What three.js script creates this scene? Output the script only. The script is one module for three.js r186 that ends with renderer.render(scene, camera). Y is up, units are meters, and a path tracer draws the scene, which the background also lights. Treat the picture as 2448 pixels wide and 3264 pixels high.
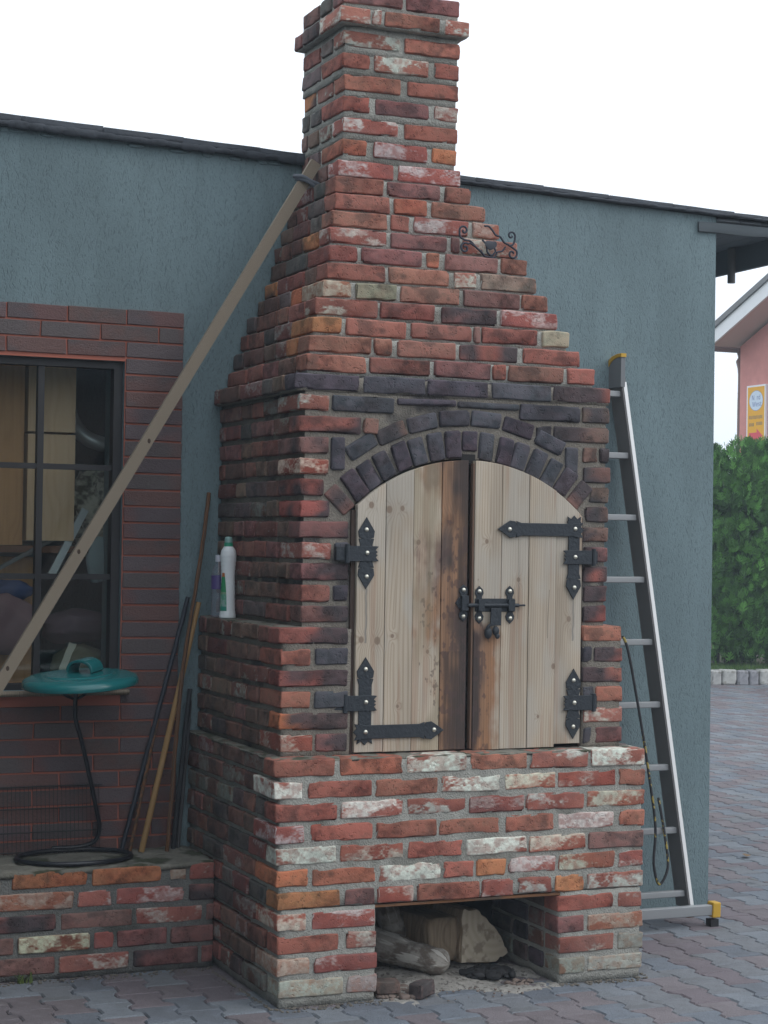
import * as THREE from 'three';
import { mergeGeometries, mergeVertices } from 'three/addons/utils/BufferGeometryUtils.js';

// ---------------------------------------------------------------- camera, sky, sun, exposure
const scene = new THREE.Scene();
const camera = new THREE.PerspectiveCamera(30.85, 768 / 1024, 0.1, 400);
camera.position.set(-2.2202, 1.6539, 6.193);
camera.rotation.set(0.0163, -0.39937, 0.0151, 'YXZ');
camera.updateMatrixWorld(); camera.updateProjectionMatrix();
scene.add(camera);

const renderer = new THREE.WebGLRenderer({ antialias: true });
renderer.toneMapping = THREE.LinearToneMapping;
renderer.toneMappingExposure = 1.0;
renderer.shadowMap.enabled = true;

{ // an even overcast sky, a little brighter towards the south-east where the sun sits behind the cloud
  const W = 128, H = 64, data = new Float32Array(W * H * 4);
  const sun = new THREE.Vector3(0.62, 0.62, 0.48).normalize();
  for (let j = 0; j < H; j++) for (let i = 0; i < W; i++) {
    const up = ((j + 0.5) / H - 0.5) * Math.PI, az = ((i + 0.5) / W - 0.5) * 2 * Math.PI;
    const x = Math.cos(az) * Math.cos(up), z = Math.sin(az) * Math.cos(up), y = Math.sin(up);
    const c = x * sun.x + y * sun.y + z * sun.z;
    const L = y > 0 ? 1.55 * (0.76 + 0.24 * y) + 0.6 * Math.max(0, c) ** 3 : 0.4;
    const o = (j * W + i) * 4;
    data[o] = L * 0.93; data[o + 1] = L * 1.0; data[o + 2] = L * 1.08; data[o + 3] = 1;
  }
  const sky = new THREE.DataTexture(data, W, H, THREE.RGBAFormat, THREE.FloatType);
  sky.mapping = THREE.EquirectangularReflectionMapping; sky.magFilter = THREE.LinearFilter; sky.needsUpdate = true;
  scene.background = sky; scene.environment = sky;
}
const sun = new THREE.DirectionalLight(0xfff3e4, 0.5);
sun.name = 'sun'; sun.position.set(6.2, 7.5, 5.4); sun.castShadow = true; sun.shadow.radius = 40;
sun.shadow.camera.left = -8; sun.shadow.camera.right = 8; sun.shadow.camera.top = 8; sun.shadow.camera.bottom = -8;
scene.add(sun, sun.target);

// ---------------------------------------------------------------- helpers
const PI = Math.PI, V = (x, y, z) => new THREE.Vector3(x, y, z);
const clamp = (x, a = 0, b = 1) => Math.min(b, Math.max(a, x)), lerp = (a, b, t) => a + (b - a) * t;
const sstep = (a, b, x) => { const t = clamp((x - a) / (b - a)); return t * t * (3 - 2 * t); };
function rng(seed) { let s = seed | 0; return () => { s = (s + 0x6d2b79f5) | 0; let t = Math.imul(s ^ (s >>> 15), 1 | s); t = (t + Math.imul(t ^ (t >>> 7), 61 | t)) ^ t; return ((t ^ (t >>> 14)) >>> 0) / 4294967296; }; }
function h3(x, y, z) { let n = Math.imul(x, 374761393) + Math.imul(y, 668265263) + Math.imul(z, 1274126177); n = Math.imul(n ^ (n >>> 13), 1103515245); n ^= n >>> 16; return (n >>> 0) / 4294967296; }
function noise3(x, y, z) { // value noise, -1..1
  const X = Math.floor(x), Y = Math.floor(y), Z = Math.floor(z); let u = x - X, v = y - Y, w = z - Z; u = u * u * (3 - 2 * u); v = v * v * (3 - 2 * v); w = w * w * (3 - 2 * w);
  const a = lerp(lerp(lerp(h3(X, Y, Z), h3(X + 1, Y, Z), u), lerp(h3(X, Y + 1, Z), h3(X + 1, Y + 1, Z), u), v), lerp(lerp(h3(X, Y, Z + 1), h3(X + 1, Y, Z + 1), u), lerp(h3(X, Y + 1, Z + 1), h3(X + 1, Y + 1, Z + 1), u), v), w);
  return a * 2 - 1;
}
function pn(u, v, px, py, seed) { // periodic 2-D value noise 0..1, u and v in 0..1
  const x = u * px, y = v * py, X = Math.floor(x), Y = Math.floor(y); let a = x - X, b = y - Y; a = a * a * (3 - 2 * a); b = b * b * (3 - 2 * b);
  const x0 = ((X % px) + px) % px, y0 = ((Y % py) + py) % py, x1 = (x0 + 1) % px, y1 = (y0 + 1) % py;
  return lerp(lerp(h3(x0, y0, seed), h3(x1, y0, seed), a), lerp(h3(x0, y1, seed), h3(x1, y1, seed), a), b);
}
function fbm(u, v, px, py, oct, seed) { let s = 0, a = 0.5, t = 0; for (let i = 0; i < oct; i++) { s += a * pn(u, v, px << i, py << i, seed + i * 17); t += a; a *= 0.55; } return s / t; }
const enc = (x) => { x = clamp(x); return Math.round(255 * (x <= 0.0031308 ? 12.92 * x : 1.055 * x ** (1 / 2.4) - 0.055)); };
function tex(w, h, fn, repeat) { // colour texture from linear [r,g,b]
  const d = new Uint8Array(w * h * 4);
  for (let j = 0; j < h; j++) for (let i = 0; i < w; i++) { const c = fn((i + 0.5) / w, (j + 0.5) / h), o = (j * w + i) * 4; d[o] = enc(c[0]); d[o + 1] = enc(c[1]); d[o + 2] = enc(c[2]); d[o + 3] = 255; }
  const t = new THREE.DataTexture(d, w, h); t.colorSpace = THREE.SRGBColorSpace; t.wrapS = t.wrapT = THREE.RepeatWrapping; t.magFilter = THREE.LinearFilter; t.minFilter = THREE.LinearMipmapLinearFilter; t.generateMipmaps = true;
  if (repeat) t.repeat.set(repeat[0], repeat[1]); t.needsUpdate = true; return t;
}
function gray(w, h, fn, repeat) { // data texture from 0..1
  const d = new Uint8Array(w * h * 4);
  for (let j = 0; j < h; j++) for (let i = 0; i < w; i++) { const c = Math.round(255 * clamp(fn((i + 0.5) / w, (j + 0.5) / h))), o = (j * w + i) * 4; d[o] = d[o + 1] = d[o + 2] = c; d[o + 3] = 255; }
  const t = new THREE.DataTexture(d, w, h); t.wrapS = t.wrapT = THREE.RepeatWrapping; t.magFilter = THREE.LinearFilter; t.minFilter = THREE.LinearMipmapLinearFilter; t.generateMipmaps = true;
  if (repeat) t.repeat.set(repeat[0], repeat[1]); t.needsUpdate = true; return t;
}
const mixc = (a, b, t) => [lerp(a[0], b[0], t), lerp(a[1], b[1], t), lerp(a[2], b[2], t)];
const std = (o) => new THREE.MeshStandardMaterial({ roughness: 0.9, metalness: 0, ...o });
const rgb = (r, g, b) => new THREE.Color().setRGB(r, g, b);

const names = {};
function numbered(n) { const k = names[n] ?? 0; names[n] = k + 1; return k ? n + '_' + String(k).padStart(3, '0') : n; }
function tag(o, label, category, group, kind) { o.userData = { label }; if (category) o.userData.category = category; if (group) o.userData.group = group; if (kind) o.userData.kind = kind; return o; }
function thing(name, pos, label, category, group, kind) { const o = new THREE.Group(); o.name = numbered(name); o.position.set(pos[0], pos[1], pos[2]); tag(o, label, category, group, kind); scene.add(o); return o; }
function sub(name, parent, pos = [0, 0, 0]) { const o = new THREE.Group(); o.name = name; o.position.set(pos[0], pos[1], pos[2]); parent.add(o); return o; }
function mesh(name, geo, mat, parent = scene) { const m = new THREE.Mesh(geo, mat); m.name = parent === scene ? numbered(name) : name; m.castShadow = m.receiveShadow = true; parent.add(m); return m; }

// geometry: uv in metres by the way a face points; needs split vertices
function metreUV(g, du = 0, dv = 0) {
  if (g.index) g = g.toNonIndexed(); const p = g.attributes.position, uv = new Float32Array(p.count * 2), a = V(), b = V(), c = V(), n = V();
  for (let i = 0; i < p.count; i += 3) {
    a.fromBufferAttribute(p, i); b.fromBufferAttribute(p, i + 1); c.fromBufferAttribute(p, i + 2); n.copy(b).sub(a).cross(c.clone().sub(a));
    const ax = Math.abs(n.x), ay = Math.abs(n.y), az = Math.abs(n.z);
    [a, b, c].forEach((q, k) => { const s = az >= ax && az >= ay ? [q.x, q.y] : ax >= ay ? [q.z, q.y] : [q.x, q.z]; uv[(i + k) * 2] = s[0] + du; uv[(i + k) * 2 + 1] = s[1] + dv; });
  }
  g.setAttribute('uv', new THREE.BufferAttribute(uv, 2)); return g;
}
function smooth(g) { g.deleteAttribute('uv'); g.deleteAttribute('normal'); g = mergeVertices(g, 1e-5); g.computeVertexNormals(); return g; }
function box(x0, x1, y0, y1, z0, z1) { const g = new THREE.BoxGeometry(x1 - x0, y1 - y0, z1 - z0); g.translate((x0 + x1) / 2, (y0 + y1) / 2, (z0 + z1) / 2); return metreUV(g); }
// a box with rounded, worn edges; noise moves every vertex a little
function wornBox(L, H, D, { r = 0.007, amp = 0.0018, chip = 0.006, seed = 1, nx, ny, nz, tint } = {}) {
  nx ??= clamp(Math.round(L / 0.045), 2, 8); ny ??= 2; nz ??= clamp(Math.round(D / 0.06), 1, 4);
  const NX = nx + 2, NY = ny + 2, NZ = nz + 2; let g = new THREE.BoxGeometry(1, 1, 1, NX, NY, NZ);
  const p0 = g.attributes.position, R = rng(seed * 7919 + 13), skew = [R() - 0.5, R() - 0.5, R() - 0.5, R() - 0.5, R() - 0.5, R() - 0.5];
  const spot = (t, N, S) => { const k = Math.round((t + 0.5) * N); return k === 0 ? -S / 2 : k === N ? S / 2 : -S / 2 + r + (S - 2 * r) * (k - 1) / (N - 2); };
  const edge = new Float32Array(p0.count);
  for (let i = 0; i < p0.count; i++) p0.setXYZ(i, spot(p0.getX(i), NX, L), spot(p0.getY(i), NY, H), spot(p0.getZ(i), NZ, D));
  g = smooth(g); const p = g.attributes.position, n = V(), q = V(), c = V();
  for (let i = 0; i < p.count; i++) {
    q.fromBufferAttribute(p, i); c.set(clamp(q.x, -L / 2 + r, L / 2 - r), clamp(q.y, -H / 2 + r, H / 2 - r), clamp(q.z, -D / 2 + r, D / 2 - r)); n.copy(q).sub(c);
    const borders = (Math.abs(n.x) > 1e-6) + (Math.abs(n.y) > 1e-6) + (Math.abs(n.z) > 1e-6);
    if (borders) { n.normalize(); q.copy(c).addScaledVector(n, r); }
    const s = seed * 3.17, f = noise3(q.x * 28 + s, q.y * 28 - s, q.z * 28 + s) * amp + noise3(q.x * 75 + s, q.y * 75, q.z * 75 - s) * amp * 0.6;
    q.x += f; q.y += noise3(q.x * 22 - s, q.y * 30, q.z * 22 + s) * amp; q.z += noise3(q.x * 30 + 9, q.y * 30 + s, q.z * 30) * amp;
    if (borders > 1) { const e = Math.max(0, noise3(q.x * 40 + s * 2, q.y * 40, q.z * 40 + s) - 0.25) * chip * 1.6; q.addScaledVector(n, -e); }
    q.y += skew[0] * 0.006 * (q.x / L) + skew[1] * 0.002 * (q.z / D); q.z += skew[2] * 0.004 * (q.x / L) + skew[3] * 0.004 * (q.y / H); q.x += skew[4] * 0.005 * (q.y / H);
    p.setXYZ(i, q.x, q.y, q.z);
  }
  g.computeVertexNormals(); return g;
}
function lumpy(g, amp, freq, seed = 0) { // moves vertices by a noise of their position, so shared edges stay shut
  const p = g.attributes.position; for (let i = 0; i < p.count; i++) { const x = p.getX(i) * freq + seed, y = p.getY(i) * freq, z = p.getZ(i) * freq; p.setXYZ(i, p.getX(i) + noise3(x, y, z + 11) * amp, p.getY(i) + noise3(x + 7, y, z) * amp, p.getZ(i) + noise3(x, y + 5, z) * amp); }
  return g;
}
function lumpyBox(x0, x1, y0, y1, z0, z1, cell = 0.03, amp = 0.003, seed = 3) {
  const seg = (d) => clamp(Math.ceil(d / cell), 1, 90), g0 = new THREE.BoxGeometry(x1 - x0, y1 - y0, z1 - z0, seg(x1 - x0), seg(y1 - y0), seg(z1 - z0)); g0.translate((x0 + x1) / 2, (y0 + y1) / 2, (z0 + z1) / 2);
  let g = lumpy(smooth(g0), amp, 30, seed); g.computeVertexNormals(); return metreUV(g);
}
function tube(pts, r, { seg = 40, rad = 8, closed = false } = {}) { const c = new THREE.CatmullRomCurve3(pts.map((p) => (p.isVector3 ? p : V(...p))), closed); return new THREE.TubeGeometry(c, seg, r, rad, closed); }
function rod(a, b, r, r2 = r, rad = 10) { const A = V(...a), B = V(...b), d = B.clone().sub(A), g = new THREE.CylinderGeometry(r2, r, d.length(), rad, 6); g.applyQuaternion(new THREE.Quaternion().setFromUnitVectors(V(0, 1, 0), d.normalize())); const m = A.add(B).multiplyScalar(0.5); g.translate(m.x, m.y, m.z); return g; }
function barBetween(a, b, w, t) { // a bar from a to b, w wide across, t thick towards z
  const A = V(...a), B = V(...b), d = B.clone().sub(A), L = d.length(), g = new THREE.BoxGeometry(w, L, t, 2, 30, 1); const y = d.normalize(), z = V(0, 0, 1).addScaledVector(y, -y.z).normalize(), x = y.clone().cross(z);
  g.applyMatrix4(new THREE.Matrix4().makeBasis(x, y, z)); const m = A.add(B).multiplyScalar(0.5); g.translate(m.x, m.y, m.z); return g;
}
function tinted(g, r, gg, b) { const n = g.attributes.position.count, c = new Float32Array(n * 3); for (let i = 0; i < n; i++) { c[i * 3] = r; c[i * 3 + 1] = gg; c[i * 3 + 2] = b; } g.setAttribute('color', new THREE.BufferAttribute(c, 3)); return g; }
function plate(pts, t, bev = 0.0012, holes) { const s = new THREE.Shape(pts.map((p) => new THREE.Vector2(p[0], p[1]))); if (holes) s.holes = holes.map((h) => new THREE.Path(h.map((p) => new THREE.Vector2(p[0], p[1])))); return new THREE.ExtrudeGeometry(s, { depth: t, bevelEnabled: bev > 0, bevelSize: bev, bevelThickness: bev, bevelSegments: 1, curveSegments: 10 }); }

// ---------------------------------------------------------------- materials
const M = {};
{
  // burnt clay: mottled, pitted, fine sand; a factor round 1 that the brick's own colour multiplies
  const clayH = (u, v) => { const a = fbm(u, v, 12, 12, 5, 5), pit = sstep(0.72, 0.84, pn(u, v, 150, 150, 31)) * sstep(0.5, 0.66, pn(u, v, 40, 40, 33)), g = pn(u, v, 400, 400, 35); return { a, pit, g }; };
  const clay = tex(1024, 1024, (u, v) => {
    const { a, pit, g } = clayH(u, v), big = clamp((fbm(u, v, 7, 9, 4, 91) - 0.5) * 1.9 + 0.5), mid = fbm(u, v, 34, 40, 3, 93), k = (0.82 + 1.05 * (a - 0.5) + 0.42 * (big - 0.5) + 0.75 * (mid - 0.5) + 0.22 * (g - 0.5)) * (1 - 0.3 * pit), bloom = sstep(0.47, 0.7, fbm(u, v, 9, 13, 5, 77)), dirt = sstep(0.53, 0.68, fbm(u, v, 11, 15, 5, 97));
    let c = mixc([k, k * (0.86 + 0.28 * big), k * (0.84 + 0.3 * big)], [0.8, 0.98, 0.98], bloom * 0.42); return mixc(c, [0.3, 0.4, 0.44], dirt * 0.6);
  });
  const clayBump = gray(1024, 1024, (u, v) => { const { a, pit, g } = clayH(u, v); return 0.3 + 0.45 * a + 0.3 * (fbm(u, v, 34, 40, 3, 93) - 0.3) + 0.1 * g - 0.3 * pit; });
  const lime = (cover, seed, base, limeC) => tex(512, 512, (u, v) => {
    const n = fbm(u, v, 6, 10, 5, seed) * 0.86 + pn(u, v, 50, 90, seed + 3) * 0.14, m = sstep(1 - cover - 0.07, 1 - cover + 0.09, n), thin = sstep(0.3, 0.66, fbm(u, v, 24, 30, 4, seed + 8)), dirt = sstep(0.55, 0.75, fbm(u, v, 8, 10, 4, seed + 12));
    const big = fbm(u, v, 5, 5, 3, seed + 15), k = 0.6 + 0.6 * fbm(u, v, 12, 12, 5, seed + 5) + 0.4 * (big - 0.5) + 0.14 * (pn(u, v, 200, 200, seed + 6) - 0.5);
    let c = mixc([base[0] * k, base[1] * k * (0.85 + 0.4 * big), base[2] * k * (0.85 + 0.4 * big)], limeC.map((x) => x * (0.78 + 0.3 * pn(u, v, 60, 60, seed + 9))), m * (0.45 + 0.55 * thin)); return mixc(c, [0.12, 0.1, 0.1], dirt * 0.22);
  });
  const set = (o) => { o.bumpMap = clayBump; o.bumpScale = 0.006; o.vertexColors = true; o.roughness = 0.93; return std(o); };
  const red = [0.31, 0.1, 0.076], L = [0.5, 0.47, 0.43];
  for (const t of [clay, clayBump]) t.repeat.set(1 / 0.8, 1 / 0.8);
  M.clay = set({ map: clay });
  M.lime1 = set({ map: lime(0.46, 210, red, L) }); M.lime2 = set({ map: lime(0.6, 330, red, [0.68, 0.65, 0.59]) }); M.lime0 = set({ map: lime(0.4, 450, red, [0.5, 0.42, 0.36]) });
  M.smear = set({ map: lime(0.55, 550, [0.3, 0.13, 0.085], [0.4, 0.35, 0.29]) });
  M.cement = set({ map: lime(0.62, 650, [0.3, 0.17, 0.12], [0.33, 0.315, 0.28]) }); M.cement.map.repeat.set(2, 2);
  for (const m of [M.lime1, M.lime2, M.lime0, M.smear]) m.map.repeat.set(1 / 0.5, 1 / 0.5);
  const mort = (u, v) => fbm(u, v, 20, 20, 5, 130);
  const mortar = (c1, c2, amt) => std({ roughness: 0.97, map: tex(1024, 1024, (u, v) => { const a = mort(u, v), g = pn(u, v, 330, 330, 7), s = sstep(0.58, 0.75, fbm(u, v, 6, 6, 4, 14)); const k = 0.7 + 0.45 * a + 0.3 * (g - 0.5); return mixc(c1.map((q) => q * k), c2.map((q) => q * k), s * amt); }, [1, 1]), bumpMap: gray(1024, 1024, (u, v) => 0.5 * mort(u, v) + 0.35 * pn(u, v, 240, 240, 7) + 0.15 * pn(u, v, 480, 480, 8), [1, 1]), bumpScale: 0.006 });
  M.mortar = mortar([0.31, 0.305, 0.275], [0.19, 0.185, 0.16], 0.7); M.mortarSmoky = mortar([0.2, 0.178, 0.15], [0.06, 0.055, 0.054], 0.95); M.mortarDamp = mortar([0.15, 0.15, 0.14], [0.07, 0.072, 0.062], 0.8);
  // scratched render with the long upright grain grooves, their shade and dirt painted dark
  const groove = new Float32Array(1024 * 1024), R = rng(77);
  for (let k = 0; k < 11000; k++) { let x = R() * 1024, y = R() * 1024; const big = R() < 0.1, len = (big ? 12 : 4) + R() * (big ? 22 : 12), w = big ? 1.5 : 0.9, dep = 0.35 + R() * 0.65; let dx = (R() - 0.5) * 0.5; for (let t = 0; t < len; t++) { dx += (R() - 0.5) * 0.22; x += dx; y += 1; const e = dep * Math.sin(PI * (t + 0.5) / len); for (let a = -2; a <= 2; a++) { const X = ((Math.round(x) + a) % 1024 + 1024) % 1024, Y = ((Math.round(y)) % 1024 + 1024) % 1024, o = Y * 1024 + X; groove[o] = Math.max(groove[o], e * clamp(1.4 - Math.abs(a) / w)); } } }
  const gr = (u, v) => groove[Math.min(1023, Math.floor(v * 1024)) * 1024 + Math.min(1023, Math.floor(u * 1024))];
  M.render = std({ roughness: 0.95, map: tex(1024, 1024, (u, v) => { const k = 0.78 + 0.26 * fbm(u, v, 6, 3, 4, 61) + 0.18 * fbm(u, v, 26, 2, 4, 63) + 0.12 * (pn(u, v, 300, 300, 62) - 0.5), g = gr(u, v); return mixc([0.148 * k, 0.204 * k, 0.22 * k], [0.075, 0.1, 0.115], g * 0.7); }, [1 / 1.3, 1 / 1.3]), bumpMap: gray(1024, 1024, (u, v) => 0.75 - 0.6 * gr(u, v) + 0.2 * pn(u, v, 300, 300, 62), [1 / 1.3, 1 / 1.3]), bumpScale: 0.0032 });
  M.tile = std({ roughness: 0.62, vertexColors: true, map: tex(512, 512, (u, v) => { const f = fbm(u, v, 3, 5, 4, 41), g = pn(u, v, 150, 260, 43); const k = 0.75 + 0.3 * g; return mixc([0.135 * k, 0.066 * k, 0.06 * k], [0.092 * k, 0.07 * k, 0.072 * k], sstep(0.38, 0.62, f)); }, [1.7, 1.7]), bumpMap: gray(512, 512, (u, v) => pn(u, v, 150, 260, 43), [1.7, 1.7]), bumpScale: 0.0012 });
  M.joint = std({ color: rgb(0.4, 0.13, 0.09) });
  // pavers
  M.paver = std({ roughness: 0.92, vertexColors: true, map: tex(512, 512, (u, v) => { const k = 0.72 + 0.4 * fbm(u, v, 8, 8, 5, 71) + 0.3 * (pn(u, v, 220, 220, 73) - 0.5), d = sstep(0.55, 0.75, fbm(u, v, 5, 5, 4, 75)); return mixc([k, k, k], [0.62, 0.6, 0.56], d * 0.4); }, [1.6, 1.6]), bumpMap: gray(512, 512, (u, v) => 0.6 * pn(u, v, 220, 220, 73) + 0.4 * fbm(u, v, 30, 30, 3, 76), [1.6, 1.6]), bumpScale: 0.003 });
  M.paverI = M.paver.clone(); M.paverI.vertexColors = false;
  M.ground = std({ roughness: 1, map: tex(512, 512, (u, v) => { const k = 0.6 + 0.6 * fbm(u, v, 9, 9, 5, 81) + 0.4 * (pn(u, v, 250, 250, 83) - 0.5); return [0.15 * k, 0.145 * k, 0.135 * k]; }, [1, 1]) });
  M.iron = std({ color: rgb(0.03, 0.036, 0.044), roughness: 0.6, metalness: 0.35, bumpMap: gray(256, 256, (u, v) => fbm(u, v, 14, 14, 3, 3), [8, 8]), bumpScale: 0.0015 });
  M.ironDark = std({ color: rgb(0.022, 0.024, 0.028), roughness: 0.7, metalness: 0.2 });
  M.zinc = std({ color: rgb(0.62, 0.6, 0.52), roughness: 0.3, metalness: 0.9 });
  M.alu = std({ color: rgb(0.28, 0.29, 0.3), roughness: 0.55, metalness: 0.15 });
  M.aluDull = std({ color: rgb(0.17, 0.17, 0.17), roughness: 0.6, metalness: 0.1 });
  M.yellow = std({ color: rgb(0.52, 0.31, 0.03), roughness: 0.6 });
  M.bitumen = std({ roughness: 0.85, map: tex(256, 256, (u, v) => { const k = 0.6 + 0.8 * fbm(u, v, 8, 8, 4, 9); return [0.036 * k, 0.042 * k, 0.052 * k]; }, [2, 2]), bumpMap: gray(256, 256, (u, v) => fbm(u, v, 16, 16, 4, 11), [2, 2]), bumpScale: 0.006 });
  M.black = std({ color: rgb(0.014, 0.013, 0.015), roughness: 0.55 });
  M.sootShade = std({ color: rgb(0.02, 0.019, 0.019), roughness: 1 });  // soot, also the black that stands for shade in gaps and cavities
  // sawn wood with rings running along v
  const wood = (a, b, seed, fx = 5) => (u, v) => { const w = fbm(u, v, fx, 2, 3, seed), ring = 0.5 + 0.5 * Math.sin((u * fx * 6 + w * 7) * 2 * PI), f = pn(u, v, 180, 10, seed + 4), s = pn(u, v, 60, 4, seed + 6); return mixc(a, b, clamp(0.45 * ring ** 2 + 0.35 * f + 0.3 * (s - 0.3))); };
  M.batten = std({ roughness: 0.85, map: tex(256, 1024, wood([0.29, 0.24, 0.18], [0.14, 0.108, 0.078], 501, 2), [12, 1]) });
  M.woodPanel = std({ roughness: 0.6, map: tex(256, 256, wood([0.5, 0.25, 0.1], [0.4, 0.19, 0.07], 601, 3), [2, 1]) });
  M.woodPale = std({ roughness: 0.6, map: tex(256, 256, wood([0.62, 0.4, 0.24], [0.54, 0.33, 0.18], 651, 3), [2, 1]) });
  M.pole = std({ roughness: 0.7, map: tex(64, 512, wood([0.36, 0.22, 0.09], [0.22, 0.12, 0.045], 701, 2), [1, 1]) });
  M.rust = std({ roughness: 0.9, map: tex(128, 256, (u, v) => mixc([0.16, 0.07, 0.03], [0.07, 0.045, 0.03], sstep(0.4, 0.6, fbm(u, v, 6, 12, 4, 21))), [1, 3]) });
  M.splitWood = std({ roughness: 0.85, map: tex(256, 256, wood([0.27, 0.205, 0.14], [0.16, 0.115, 0.075], 801, 3), [2, 2]), bumpMap: gray(256, 256, (u, v) => pn(u, v, 60, 4, 807), [2, 2]), bumpScale: 0.004 });
  M.endGrain = std({ roughness: 0.85, map: tex(256, 256, (u, v) => { const d = Math.hypot(u - 0.5, v - 0.5), k = 0.5 + 0.5 * Math.sin(d * 70 + 3 * fbm(u, v, 5, 5, 3, 811)); return mixc(mixc([0.5, 0.43, 0.33], [0.4, 0.33, 0.245], k * 0.6), [0.24, 0.19, 0.14], 0.8 * sstep(0.5, 0.68, fbm(u, v, 8, 8, 4, 813))); }, [3, 3]) });
  M.bark = std({ roughness: 0.9, map: tex(256, 256, (u, v) => { const a = fbm(u, v, 6, 10, 5, 821), s = sstep(0.52, 0.62, fbm(u, v, 9, 3, 4, 825)); return mixc(mixc([0.3, 0.28, 0.25], [0.14, 0.115, 0.095], sstep(0.35, 0.65, a)), [0.52, 0.5, 0.46], s * 0.7); }, [2, 1]), bumpMap: gray(256, 256, (u, v) => fbm(u, v, 8, 12, 5, 821), [2, 1]), bumpScale: 0.008 });
  M.char = std({ roughness: 0.8, color: rgb(0.018, 0.018, 0.02) });
  M.ash = std({ roughness: 1, map: tex(256, 256, (u, v) => { const k = 0.6 + 0.6 * fbm(u, v, 10, 10, 5, 841) + 0.3 * (pn(u, v, 120, 120, 842) - 0.5), d = sstep(0.62, 0.72, fbm(u, v, 22, 22, 3, 843)); return mixc([0.3 * k, 0.285 * k, 0.26 * k], [0.06, 0.05, 0.045], d * 0.8); }, [4, 4]) });
  M.moss = std({ roughness: 1, map: tex(512, 512, (u, v) => { const k = 0.6 + 0.6 * fbm(u, v, 10, 10, 5, 851), d = sstep(0.48, 0.64, fbm(u, v, 6, 6, 5, 853)); return mixc([0.19 * k, 0.18 * k, 0.15 * k], [0.055 * k, 0.06 * k, 0.035 * k], d); }, [1.5, 1.5]), bumpMap: gray(512, 512, (u, v) => fbm(u, v, 24, 24, 5, 855), [1.5, 1.5]), bumpScale: 0.01 });
}

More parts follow.
